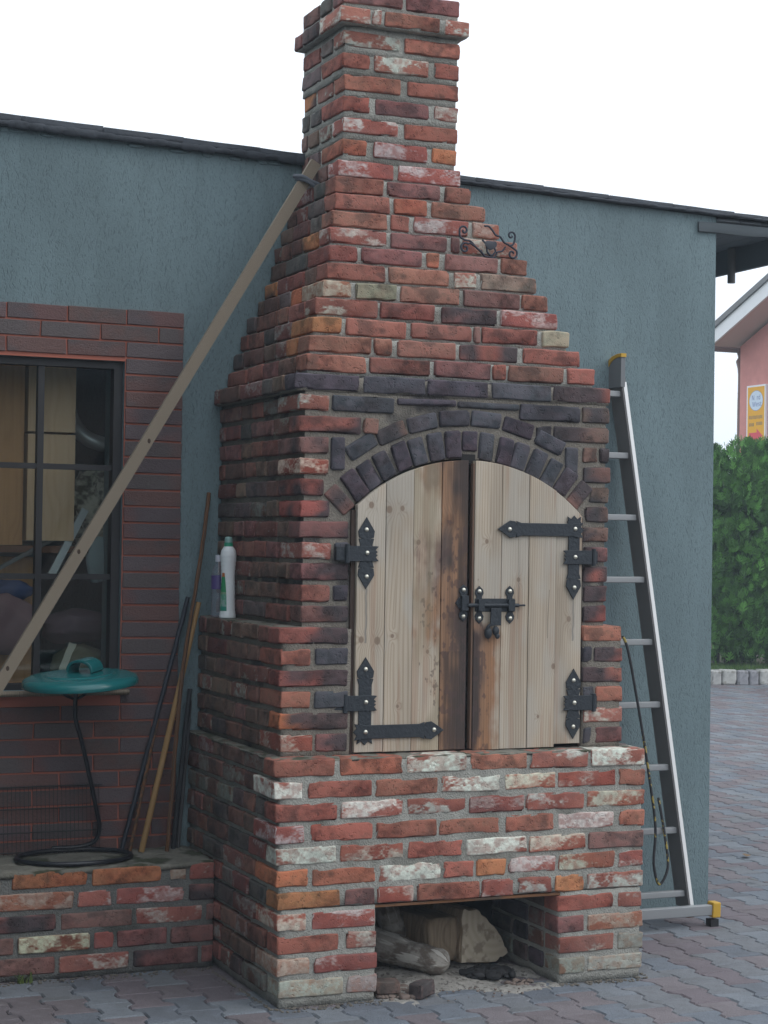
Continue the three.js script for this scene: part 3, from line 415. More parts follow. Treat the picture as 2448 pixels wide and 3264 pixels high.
  const byMat = {}; for (const o of rest) (byMat[kinds[o.kind][0]] ??= []).push(brickGeo(...o.args, o.kind, o.opt));
  for (const k in byMat) { const m = mesh('brickwork', mergeGeometries(byMat[k]), M[k], oven); m.userData.kind = 'stuff'; }
  // arch: a ring of upright half bricks, and a second ring laid along it
  const cx = 0.785, cy = 1.297, arch = (r, ang, w, h, kind, dz, name) => { const g = brickGeo(-w / 2, w / 2, -h / 2, h / 2, -0.11, 0, kind, { chip: 0.008, r: 0.008 }); const m = mesh(name, g, M[kinds[kind][0]], oven); m.position.set(cx + r * Math.cos(ang), cy + r * Math.sin(ang), -0.112 + dz); m.rotation.z = ang - PI / 2; };
  for (let k = 0; k < 16; k++) { const a = (135.2 - k * 5.72 + (Rb() - 0.5) * 0.8) * PI / 180, short = k === 8; arch(short ? 0.742 : 0.727 + (Rb() - 0.5) * 0.006, a, 0.0605 + Rb() * 0.005, short ? 0.076 : 0.103 + Rb() * 0.01, k === 0 || k === 15 ? 'q' : 'D', (Rb() - 0.5) * 0.008, 'arch_brick'); }
  [121.2, 112.1, 103, 93.8, 84.6, 75, 64.8].forEach((d, k) => arch(0.827 + (Rb() - 0.5) * 0.008, (d + 0.3) * PI / 180, 0.124 + Rb() * 0.01, 0.06, k === 1 ? 'q' : 'D', (Rb() - 0.5) * 0.006, 'arch_brick'));
  // mortar: the body of each tier, a few millimetres behind the brick faces
  const mo = [], smoky = [], rec = 0.0055;
  mo.push(lumpyBox(0.02, 0.385, 0, 0.345, D, -rec), lumpyBox(1.138, 1.486, 0, 0.345, D, -rec), lumpyBox(0.014, 1.488, 0.35, 0.868, D, -rec));
  mo.push(lumpyBox(0.39, 1.13, 0.0, 0.344, D + 0.001, D + 0.08));
  const shellShape = (x0, x1, y0, y1) => { const s = new THREE.Shape(); s.moveTo(x0, y0); s.lineTo(x1, y0); s.lineTo(x1, y1); s.lineTo(x0, y1); s.closePath(); return s; };
  { // front of the shoulder and oven tiers, pierced by the arched doorway
    const s = new THREE.Shape(); const sh = [[0.047, 0.866], [0.31, 0.866], [0.31, 1.77]]; s.moveTo(0.13, 0.866); s.lineTo(0.312, 0.866); s.lineTo(0.312, 1.772);
    for (let k = 0; k <= 24; k++) { const a = (134.8 - k * (134.8 - 45.2) / 24) * PI / 180; s.lineTo(cx + 0.676 * Math.cos(a), cy + 0.676 * Math.sin(a)); }
    s.lineTo(1.276, 1.772); s.lineTo(1.276, 0.866); s.lineTo(1.378, 0.866); s.lineTo(1.378, 2.2); s.lineTo(0.13, 2.2); s.closePath();
    let g = new THREE.ExtrudeGeometry(s, { depth: 0.26, bevelEnabled: false }); g.translate(0, 0, -0.125 - 0.26); smoky.push(metreUV(g));
    smoky.push(lumpyBox(0.1235, 1.383, 0.866, 2.2, D, -0.3865, 0.04), lumpyBox(0.098, 1.388, 2.2005, 2.258, D, -0.122));
    smoky.push(lumpyBox(0.049, 0.3115, 0.8685, 1.334, D, -0.097), lumpyBox(1.2765, 1.439, 0.8685, 1.334, D, -0.097));
  }
  courses.forEach(([tier, top, h, zf, row]) => { if (tier !== 'hood' && tier !== 'stack') return; const y1 = top / 1000, x0 = row[0][0] / 1000, x1 = row[row.length - 1][1] / 1000, st = tier === 'stack', in_ = st ? 0.0085 : 0.01; mo.push(lumpyBox(x0 + in_, x1 - in_, y1 - (top === 3765 ? 0.066 : st ? 0.09 : 0.079), y1 - (top === 3765 ? 0.004 : st ? (top === 3678 ? -0.024 : 0.001) : 0.003), D, zf / 1000 - in_, 0.03, 0.0025, top)); });
  mesh('mortar', mergeGeometries(mo.map((g) => { if (!g.attributes.normal) g.computeVertexNormals(); return g.index ? g.toNonIndexed() : g; })), M.mortar, oven);
  mesh('mortar', mergeGeometries(smoky.map((g) => { if (!g.attributes.normal) g.computeVertexNormals(); return g.index ? g.toNonIndexed() : g; })), M.mortarSmoky, oven);
  mesh('arch_gap_shade', box(0.755, 0.815, 1.955, 1.99, -0.2, -0.121), M.sootShade, oven);  // dark block painted in for the shade of the gap below the short brick
  const ledge = lumpyBox(0.0, 1.495, 0.866, 0.8772, D, -0.004, 0.03, 0.003, 8); mesh('ledge_mortar', ledge, M.moss, oven);
  mesh('shoulder_mortar', lumpyBox(0.04, 0.14, 1.33, 1.3435, D, -0.097, 0.025, 0.003, 9), M.moss, oven);
  mesh('soot_shade_lining', mergeGeometries([box(0.395, 1.125, 0.01, 0.343, D + 0.0815, D + 0.086), box(0.3935, 1.1285, 0.3445, 0.3485, D + 0.09, -0.1), box(0.3965, 0.3985, 0.01, 0.342, D + 0.09, -0.5), box(1.122, 1.125, 0.01, 0.342, D + 0.09, -0.55)]), M.sootShade, oven);  // sooty sheets; the deep shade of the fire opening is put into their black
  mesh('lintel', box(0.36, 1.16, 0.3345, 0.344, -0.11, -0.006), M.rust, oven);
  mesh('flue_lining', box(0.5, 0.9, 3.845, 3.852, D + 0.06, -0.66), M.sootShade, oven);
}

// ---------------------------------------------------------------- arched double door of the oven
{
  const oven = scene.getObjectByName('brick_oven'), cx = 0.785, cy = 1.297, RA = 0.669;
  const edges = [0.33, 0.444, 0.556, 0.67, 0.779, 0.803, 0.917, 1.033, 1.15, 1.265];
  const knots = [[0.385, 1.79, 0.011], [0.457, 1.775, 0.012], [0.509, 1.78, 0.009], [0.577, 1.656, 0.009], [0.416, 1.292, 0.013], [0.352, 1.296, 0.011], [0.476, 1.309, 0.007], [0.854, 1.663, 0.008], [1.144, 1.19, 0.01], [0.703, 1.74, 0.02], [0.62, 1.25, 0.007], [1.08, 1.0, 0.006], [0.99, 1.52, 0.008], [1.21, 1.37, 0.01], [0.5, 1.05, 0.006]];
  const X0 = 0.325, W = 0.945, Y0 = 0.878, H = 1.095;
  const fb = (x, y, s) => 0.5 + 0.5 * (noise3(x, y, s) * 0.55 + noise3(x * 2.1, y * 2.1, s + 3) * 0.3 + noise3(x * 4.3, y * 4.3, s + 7) * 0.15);
  const wood = tex(896, 1024, (u, v) => {
    const x = X0 + u * W, y = Y0 + v * H; let k = 0; for (let i = 0; i < 9; i++) if (x >= edges[i]) k = i;
    const s = k * 13.7, xc = (edges[k] + edges[k + 1]) / 2 + 0.03 * (h3(k, 5, 1) - 0.5); let t = (x - xc) * (70 + 40 * h3(k, 2, 3)) + 1.1 * noise3(x * 9 + s, y * 1.7, s) + 0.25 * noise3(x * 40, y * 5, s), kn = 0, halo = 0;
    t = Math.abs(t) + (y - 1.4) * (h3(k, 7, 2) - 0.4) * 1.6;
    for (const [a, b, r] of knots) { const d = Math.hypot(x - a, (y - b) * 0.8) / r; if (d < 5) { t += 2.2 * Math.exp(-d * d * 0.25); kn = Math.max(kn, 1 - sstep(0.75, 1.1, d)); halo = Math.max(halo, Math.exp(-d * d * 0.3)); } }
    const ring = (0.5 + 0.5 * Math.sin(t * 6.2)) ** 3, fine = 0.5 + 0.5 * noise3(x * 420, y * 9, s), tone = fb(x * 14 + s, y * 2.2, 3);
    let c = mixc([0.5, 0.42, 0.33], [0.36, 0.285, 0.21], clamp(0.75 * ring + 0.3 * fine)); const g = (0.7 + 0.5 * tone) * (0.9 + 0.2 * h3(k, 9, 4)); c = c.map((q) => q * g);
    c = mixc(c, [0.4, 0.375, 0.335], 0.5 * sstep(0.45, 0.65, fb(x * 8, y * 3.1 + s, 9)));            // weathered silver patches
    c = mixc(c, [0.3, 0.17, 0.11], 0.35 * sstep(0.6, 0.7, fb(x * 30, y * 1.4 + s, 15)));               // reddish resin streaks
    c = mixc(c, [0.2, 0.14, 0.1], kn * 0.75 + 0.14 * halo);
    // scorched and tarred boards where smoke leaked at the gap between the leaves: blotches with their own outline
    const n = fb(x * 22, y * 13, 40), n2 = fb(x * 60, y * 34, 44), n3 = fb(x * 9, y * 5, 48); let reach = 0.2;
    if (x > 0.552 && x <= 0.67) reach = 0.28 + (x - 0.556) * 2.3 + 0.2 * sstep(1.15, 1.35, y) * sstep(1.78, 1.6, y) + 0.26 * sstep(1.78, 1.9, y) - 0.16 * sstep(1.15, 1.0, y); else if (x > 0.67 && x < 0.79) reach = 0.94 + (x - 0.67) * 1.7; else if (x >= 0.79) reach = 0.14 + (0.96 - (x - 0.803) * 4.9) * sstep(1.45, 1.28, y);
    const run = fb(x * 55, y * 3.2, 52), burn = sstep(0.84, 1.14, reach + n * 0.38 + run * 0.26 + n2 * 0.1), deep = sstep(1.2, 1.5, reach + n3 * 0.42 + run * 0.3 + (y < 1.25 ? 0.06 : 0)), grainB = 0.7 + 0.6 * fine * (1 - 0.5 * ring);
    c = mixc(c, mixc([0.27 * grainB, 0.125 * grainB, 0.056 * grainB], [0.13, 0.068, 0.05], sstep(0.42, 0.68, n3)), burn * 0.86); c = mixc(c, [0.028, 0.021, 0.02], deep * 0.85);
    c = mixc(c, [0.07, 0.042, 0.038], sstep(0.66, 0.76, n2 + (reach - 0.62) * 0.3) * 0.62 * (x > 0.585 && x < 0.87 && y < 1.74 ? 1 : 0));  // tar specks
    if (k === 2) c = mixc(c, [0.24, 0.2, 0.13], 0.5 * sstep(0.42, 0.6, fb(x * 13, y * 2.6, 81)));
    for (let q = 0; q < 5; q++) { const sx = edges[[0, 3, 5, 6, 7][q]] + 0.02 + 0.07 * h3(q, 3, 8), y0 = 0.92 + 0.5 * h3(q, 5, 8), L = 0.12 + 0.25 * h3(q, 6, 9); if (y > y0 && y < y0 + L) c = mixc(c, [0.06, 0.045, 0.035], 0.7 * sstep(0.0016, 0.0005, Math.abs(x - sx - 0.004 * noise3(q, y * 6, 3)))); }
    // grey run-off streaks below the iron points
    for (const [sx, sy, l] of [[0.37, 1.483, 0.2], [1.229, 1.447, 0.16]]) if (y < sy && y > sy - l) c = mixc(c, [0.1, 0.11, 0.12], 0.55 * sstep(0.006, 0.002, Math.abs(x - sx + 0.003 * noise3(0, y * 40, 1))) * sstep(0.3, 0.45, fb(x * 20, y * 12, 61) + 0.15));
    if (k === 8) c = mixc(c, [0.25, 0.2, 0.15], 0.3 * sstep(0.5, 0.6, fb(x * 18, y * 3, 71)));
    return c;
  });
  wood.wrapS = wood.wrapT = THREE.ClampToEdgeWrapping;
  const wm = std({ map: wood, roughness: 0.8, bumpMap: gray(512, 512, (u, v) => 0.5 * pn(u, v, 200, 8, 5) + 0.5 * fbm(u, v, 40, 3, 3, 6)), bumpScale: 0.0015 });
  function plank(x0, x1, y0, z1, th) {
    const s = new THREE.Shape(), top = (x) => cy + Math.sqrt(Math.max(0, RA * RA - (x - cx) ** 2)); s.moveTo(x0, y0); s.lineTo(x1, y0); for (let i = 0; i <= 8; i++) { const x = lerp(x1, x0, i / 8); s.lineTo(x, top(x)); } s.closePath();
    let g = new THREE.ExtrudeGeometry(s, { depth: th, bevelEnabled: true, bevelSize: 0.0015, bevelThickness: 0.0015, bevelSegments: 1, bevelOffset: -0.0015 }); g.translate(0, 0, z1 - th); if (g.index) g = g.toNonIndexed();
    const p = g.attributes.position, uv = g.attributes.uv; for (let i = 0; i < p.count; i++) uv.setXY(i, (p.getX(i) - X0) / W, (p.getY(i) - Y0) / H); return g;
  }
  const left = sub('door', oven), right = sub('door', oven); left.userData.label = 'left leaf with a scorched inner board'; right.userData.label = 'right leaf carrying the sliding bolt';
  const yb = [0.884, 0.8835, 0.883, 0.8835, 0, 0.88, 0.881, 0.882, 0.893], dz = [0, 0.001, -0.0015, 0.0005, 0, 0.0006, -0.0008, 0.001, -0.004];
  for (let k = 0; k < 9; k++) if (k !== 4) mesh('plank', plank(edges[k] + 0.0011, edges[k + 1] - 0.0011, yb[k], (k < 4 ? -0.1 : -0.093) + dz[k], 0.027), wm, k < 4 ? left : right);
  const dark = std({ color: rgb(0.05, 0.03, 0.022), roughness: 0.8 });
  mesh('cover_strip', box(0.795, 0.8022, 0.885, 1.955, -0.119, -0.0945), std({ color: rgb(0.13, 0.075, 0.05), roughness: 0.8 }), right);
  mesh('door_jamb', mergeGeometries([box(0.3125, 0.3285, 0.868, 1.77, -0.24, -0.112), box(1.2665, 1.2755, 0.868, 1.76, -0.24, -0.112), box(0.329, 1.266, 0.868, 0.879, -0.24, -0.108)]), dark, oven);
  // iron fittings
  const Z = -0.0985, ZR = -0.0915, spear = (c, y, w, up) => [[c - w * 0.3, y], [c - w * 0.62, y + up * 0.006], [c - w * 0.68, y + up * 0.028], [c, y + up * 0.078], [c + w * 0.68, y + up * 0.028], [c + w * 0.62, y + up * 0.006], [c + w * 0.3, y]];
  const crown = (c, y, w, up) => [[c - w * 0.55, y], [c - w * 0.62, y + up * 0.018], [c - w * 0.28, y + up * 0.008], [c, y + up * 0.022], [c + w * 0.28, y + up * 0.008], [c + w * 0.62, y + up * 0.018], [c + w * 0.55, y]];
  const flare = (c, y, w, up) => [[c + w * 0.5, y - up * 0.02], [c + w * 0.64, y], [c + w * 0.3, y - up * 0.001]];
  function upright(c, yTop, yBot, topKind, botKind, w = 0.046) { // strap standing upright, ends as points or crowns
    const pts = []; const ty = topKind === 'spear' ? yTop - 0.078 : yTop - 0.022, by = botKind === 'spear' ? yBot + 0.078 : yBot + 0.022;
    const left = [], L = (a) => a.forEach((p) => pts.push(p));
    L([[c - w * 0.5, by + 0.02], [c - w * 0.5, ty - 0.02], [c - w * 0.64, ty]]); L(topKind === 'spear' ? spear(c, ty + 0.0005, w, 1) : crown(c, ty, w, 1)); L([[c + w * 0.64, ty], [c + w * 0.5, ty - 0.02], [c + w * 0.5, by + 0.02], [c + w * 0.64, by]]); L((botKind === 'spear' ? spear(c, by - 0.0005, w, -1) : crown(c, by, w, -1)).reverse()); L([[c - w * 0.64, by]]);
    return pts;
  }
  const swap = (pts, cx0, cy0, dir) => pts.map(([a, b]) => [cx0 + dir * (b), cy0 + a]);
  const add = (parent, z, list, name = 'hinge') => mesh(name, mergeGeometries(list.map((g) => metreUV(g))), M.iron, parent);
  const ext = (pts, z, t = 0.004) => { const g = plate(THREE.ShapeUtils.isClockWise(pts.map((p) => new THREE.Vector2(...p))) ? pts.slice().reverse() : pts, t); g.translate(0, 0, z); return g; };
  const cross = (xa, xb, y, h, forkRight) => { const f = forkRight ? xb : xa, d = forkRight ? 1 : -1, o = forkRight ? xa : xb; return [[o, y - h], [f - d * 0.01, y - h], [f, y - h + 0.001], [f - d * 0.012, y - h * 0.45], [f - d * 0.004, y - h * 0.2], [f - d * 0.012, y], [f - d * 0.004, y + h * 0.25], [f - d * 0.013, y + h * 0.5], [f, y + h - 0.001], [f - d * 0.01, y + h], [o, y + h]]; };
  const rivet = (parent, x, y, z) => { const g = new THREE.SphereGeometry(0.0088, 14, 8, 0, PI * 2, 0, PI / 2); g.rotateX(PI / 2); g.scale(1, 1, 0.75); g.translate(x, y, z); mesh('rivet', g, M.zinc, parent); };
  const pintle = (x0, x1, y, z) => [rod([x1, y - 0.034, z + 0.004], [x1, y + 0.034, z + 0.004], 0.009), box(x0, x1, y - 0.024, y + 0.024, z - 0.03, z + 0.001)];
  add(left, 0, [ext(upright(0.366, 1.743, 1.483, 'spear', 'spear'), Z), ext(cross(0.292, 0.412, 1.611, 0.027, true), Z + 0.0045), ...pintle(0.25, 0.292, 1.611, Z)]);
  add(left, 0, [ext(upright(0.37, 1.23, 0.912, 'spear', 'crown', 0.048), Z), ext(cross(0.292, 0.414, 1.064, 0.027, true), Z + 0.0045), ext(swap(upright(0, 0.361, 0, 'spear', 'crown', 0.047), 0.324, 0.959, 1), Z + 0.005), ...pintle(0.25, 0.292, 1.064, Z)]);
  add(right, 0, [ext(upright(1.225, 1.766, 1.447, 'crown', 'spear'), ZR), ext(cross(1.178, 1.3, 1.607, 0.0255, false), ZR + 0.0045), ext(swap(upright(0, 0.366, 0, 'spear', 'crown', 0.046), 1.264, 1.711, -1), ZR + 0.005), ...pintle(1.3, 1.33, 1.607, ZR).slice(1), rod([1.312, 1.575, ZR + 0.004], [1.312, 1.64, ZR + 0.004], 0.009)]);
  add(right, 0, [ext(upright(1.231, 1.178, 0.913, 'spear', 'spear'), ZR), ext(cross(1.186, 1.31, 1.049, 0.027, false), ZR + 0.0045), ...pintle(1.31, 1.335, 1.049, ZR).slice(1), rod([1.32, 1.015, ZR + 0.004], [1.32, 1.083, ZR + 0.004], 0.009)]);
  for (const [x, y, h] of [[0.365, 1.699, 0], [0.367, 1.614, 1], [0.368, 1.527, 0], [0.37, 1.188, 0], [0.371, 1.068, 1], [0.371, 0.959, 1], [0.646, 0.961, 1]]) rivet(left, x, y, Z + 0.0045 + h * 0.005);
  for (const [x, y, h] of [[0.945, 1.71, 1], [1.226, 1.716, 1], [1.228, 1.608, 1], [1.228, 1.491, 0], [1.23, 1.135, 0], [1.232, 1.05, 1], [1.231, 0.958, 0]]) rivet(right, x, y, ZR + 0.0045 + h * 0.005);
  // sliding bolt on the right leaf, keeper on the left leaf
  const ear = (x, y, up) => [[x - 0.011, y - up * 0.03], [x - 0.01, y - up * 0.018], [x - 0.017, y - up * 0.005], [x - 0.014, y + up * 0.008], [x, y + up * 0.021], [x + 0.014, y + up * 0.008], [x + 0.017, y - up * 0.005], [x + 0.01, y - up * 0.018], [x + 0.011, y - up * 0.03]];
  add(right, 0, [ext([[0.808, 1.4], [0.972, 1.4], [0.972, 1.447], [0.808, 1.447]], ZR, 0.003), ext(ear(0.824, 1.473, 1), ZR), ext(ear(0.952, 1.474, 1), ZR), ext(ear(0.825, 1.376, -1), ZR), ext(ear(0.954, 1.376, -1), ZR), rod([0.772, 1.423, ZR + 0.013], [0.985, 1.423, ZR + 0.013], 0.0075), rod([0.985, 1.423, ZR + 0.013], [1.012, 1.423, ZR + 0.013], 0.004), box(0.814, 0.838, 1.402, 1.445, ZR + 0.0045, ZR + 0.0225), box(0.94, 0.966, 1.402, 1.445, ZR + 0.0045, ZR + 0.0225)], 'bolt');
  mesh('bolt_handle', mergeGeometries([metreUV(ext([[0.864, 1.347], [0.907, 1.349], [0.907, 1.412], [0.866, 1.412]], ZR + 0.018, 0.005)), metreUV(new THREE.SphereGeometry(0.014, 12, 10).scale(1, 1.3, 0.8).translate(0.888, 1.327, ZR + 0.018)), metreUV(new THREE.SphereGeometry(0.017, 12, 10).scale(0.9, 1.35, 0.8).translate(0.858, 1.32, ZR + 0.014)), metreUV(tube([[0.855, 1.32, ZR + 0.014], [0.853, 1.34, ZR + 0.02], [0.864, 1.352, ZR + 0.022]], 0.006, { seg: 10 })), metreUV(new THREE.SphereGeometry(0.01, 12, 10).scale(1, 1.1, 0.8).translate(0.894, 1.308, ZR + 0.02))]), M.iron, right);
  add(left, 0, [ext(ear(0.762, 1.478, 1), Z), ext(ear(0.762, 1.384, -1), Z), ext([[0.73, 1.431], [0.744, 1.412], [0.778, 1.404], [0.778, 1.458], [0.744, 1.45]], Z, 0.005), ext([[0.75, 1.404], [0.776, 1.404], [0.776, 1.458], [0.75, 1.458]], Z + 0.005, 0.014)], 'bolt_keeper');
  for (const [x, y] of [[0.824, 1.475], [0.952, 1.476], [0.825, 1.374], [0.954, 1.374]]) rivet(right, x, y, ZR + 0.0045); for (const [x, y] of [[0.762, 1.48], [0.762, 1.381]]) rivet(left, x, y, Z + 0.0045);
}

// ---------------------------------------------------------------- low brick planter wall
{
  const pl = thing('brick_planter', [0, 0, 0], 'low reclaimed-brick wall with mossy mortared top left of the oven', 'low wall'), zf = -0.7, R = rng(55); let n = 0;
  const rowsP = [[0.404, [[-1.16, -0.99, 'O'], [-0.975, -0.83, 'T'], [-0.785, -0.5, 'O'], [-0.482, -0.21, 'O'], [-0.182, -0.113, 'T'], [-0.1, 0.0, 'u']]], [0.324, [[-1.1, -0.85, 'P'], [-0.84, -0.553, 'T'], [-0.538, -0.405, 'w'], [-0.388, -0.12, 'u'], [-0.102, 0.0, 'p']]], [0.244, [[-1.2, -0.93, 'R'], [-0.915, -0.62, 'p'], [-0.6, -0.325, 'P'], [-0.31, -0.045, 'u'], [-0.03, 0.0, 'p']]], [0.164, [[-1.05, -0.775, 'P'], [-0.76, -0.487, 'U'], [-0.472, -0.395, 'u'], [-0.382, -0.185, 'P'], [-0.172, 0.0, 'P']]], [0.084, [[-1.1, -0.9, 'u'], [-0.885, -0.62, 'P'], [-0.605, -0.335, 'u'], [-0.318, -0.06, 'p'], [-0.048, 0.0, 'p']]]];
  for (const [y1, row] of rowsP) for (const [x0, x1, k] of row) { const m = mesh('brick', brickGeo(x0, x1, y1 - 0.063, y1 + (R() - 0.5) * 0.004, zf - 0.112, zf + (R() - 0.5) * 0.006, k, { chip: 0.009 }), M[kinds[k][0]], pl); m.name = n ? 'brick_' + String(n).padStart(3, '0') : 'brick'; n++; }
  mesh('mortar', lumpyBox(-1.3, -0.001, 0, 0.396, D - 0.0, zf - 0.007, 0.03, 0.003, 14), M.mortarDamp, pl);
  let t = lumpyBox(-1.3, 0.0, 0.385, 0.41, D + 0.002, zf - 0.004, 0.02, 0.006, 15); mesh('mossy_top', t, M.moss, pl);
}
// ---------------------------------------------------------------- things leaning and standing about
{
  const bt = thing('wooden_batten', [0, 0, 0], 'long weathered timber batten leaning from the chimney across the window', 'batten'), a = [-1.188, 0.47, -0.85], b = [0.423, 3.19, -0.838];
  mesh('timber', barBetween(a, b, 0.046, 0.024), M.batten, bt);
  for (const [x, y, z] of [[-0.525, 1.6, -0.845], [-0.255, 2.035, -0.843], [-0.79, 1.155, -0.847]]) { const g = new THREE.CylinderGeometry(0.0065, 0.0065, 0.004, 10); g.rotateX(PI / 2); g.scale(1, 1.5, 1); g.translate(x, y, z + 0.0102); mesh('knot', g, std({ color: rgb(0.05, 0.03, 0.02) }), bt); }
  tag(mesh('wire_tie', mergeGeometries([tube([[0.38, 3.145, -0.985], [0.41, 3.14, -0.958], [0.44, 3.125, -0.954], [0.475, 3.115, -0.957], [0.5, 3.11, -0.975]], 0.009, { seg: 24 }), tube([[0.39, 3.135, -0.985], [0.42, 3.126, -0.956], [0.46, 3.105, -0.954], [0.49, 3.095, -0.98]], 0.008, { seg: 20 })]).translate(-0.05, -0.018, 0.144), std({ color: rgb(0.1, 0.11, 0.13) })), 'dark tie wrapped round the top of the batten at the chimney', 'tie');
}
const iron = M.ironDark;
function leaning(name, pts, r, mat, label, cat, r2) { const g = pts.length === 2 ? rod(pts[0], pts[1], r, r2 ?? r, 12) : tube(pts, r, { seg: 50, rad: 10 }); return tag(mesh(name, lumpy(g, 0.0015, 25, pts[0][0] * 40), mat), label, cat, null); }
leaning('wooden_pole', [[-0.215, 0.41, -0.985], [0.008, 1.4, -0.99]], 0.0128, M.pole, 'smooth yellowish wooden pole leaning in the corner by the oven', 'pole', 0.011);
leaning('rusty_rod', [[-0.115, 0.41, -0.965], [-0.06, 1.139, -0.97], [0.015, 1.578, -1.0], [0.062, 1.844, -1.05]], 0.0085, M.rust, 'long rusty brown rod bending up the corner behind the bottles', 'rod');
leaning('steel_pipe', [[-0.285, 0.41, -1.03], [-0.1, 1.11, -1.045], [-0.02, 1.42, -1.05]], 0.0092, std({ color: rgb(0.022, 0.027, 0.038), roughness: 0.55 }), 'dark blue steel pipe leftmost among the poles in the corner', 'pipe');
leaning('dark_rod', [[-0.08, 0.41, -1.0], [-0.012, 1.05, -1.03]], 0.01, iron, 'short black rod nearest the oven among the poles', 'rod');
leaning('brown_stick', [[-0.255, 0.41, -1.01], [-0.14, 0.93, -1.045]], 0.0075, M.rust, 'thin brown stick between the blue pipe and the yellowish pole', 'stick');
leaning('grey_rod', [[-0.05, 0.41, -1.03], [0.0, 1.0, -1.06]], 0.008, std({ color: rgb(0.06, 0.06, 0.065), roughness: 0.6 }), 'grey rod right behind the short black rod in the corner', 'rod');
{ // bag holder: oval tube foot, inclined pole, green lid on top
  const s = thing('bag_stand', [0, 0, 0], 'black tubular bag stand with a green lid standing on the low wall', 'bag stand'), lidC = V(-0.505, 1.105, -0.86);
  const ov = []; for (let k = 0; k < 28; k++) { const a = k / 28 * 2 * PI; ov.push([-0.51 + 0.222 * Math.cos(a), 0.423, -0.883 + 0.165 * Math.sin(a)]); }
  const blackTube = std({ color: rgb(0.012, 0.013, 0.018), roughness: 0.35 });
  mesh('foot_ring', tube(ov, 0.0095, { seg: 90, rad: 10, closed: true }), blackTube, s);
  mesh('pole', tube([[-0.56, 0.432, -1.045], [-0.44, 0.435, -1.04], [-0.392, 0.455, -1.03], [-0.378, 0.505, -1.02], [-0.4, 0.6, -1.0], [-0.47, 0.85, -0.95], [-0.505, 0.96, -0.925], [-0.508, 1.1, -0.9]], 0.009, { seg: 70 }), blackTube, s);
  mesh('lid_bracket', mergeGeometries([tube([[-0.58, 1.085, -0.88], [-0.56, 1.05, -0.89], [-0.52, 1.03, -0.91]], 0.006), tube([[-0.46, 1.085, -0.88], [-0.475, 1.05, -0.89], [-0.5, 1.03, -0.91]], 0.006)]), blackTube, s);
  const lid = sub('lid', s, [lidC.x, lidC.y, lidC.z]); lid.rotation.set(0.06, 0, 0.07);
  const green = std({ color: rgb(0.006, 0.125, 0.13), roughness: 0.24 }), prof = [[0, 0.03], [0.06, 0.03], [0.125, 0.028], [0.132, 0.026], [0.14, 0.021], [0.15, 0.024], [0.2, 0.017], [0.218, 0.008], [0.224, -0.004], [0.224, -0.017], [0.219, -0.019], [0.216, -0.006], [0.2, 0.008], [0.1, 0.022], [0, 0.024]].map((p) => new THREE.Vector2(...p));
  mesh('lid_shell', new THREE.LatheGeometry(prof, 64), green, lid);
  const hp = []; for (let k = 0; k <= 14; k++) { const a = PI * (0.02 + 0.96 * k / 14); hp.push([0.055 * Math.cos(a) * 1.02, 0.03 + 0.05 * Math.sin(a) ** 0.7]); }
  const inner = hp.slice().reverse().map(([x, y]) => [x * 0.9, y - 0.006]); const hg = plate(hp.concat(inner), 0.085, 0.002); hg.translate(0, 0, -0.0425); hg.rotateY(-0.75); hg.translate(0.02, 0, 0); mesh('lid_handle', hg, green, lid);
}
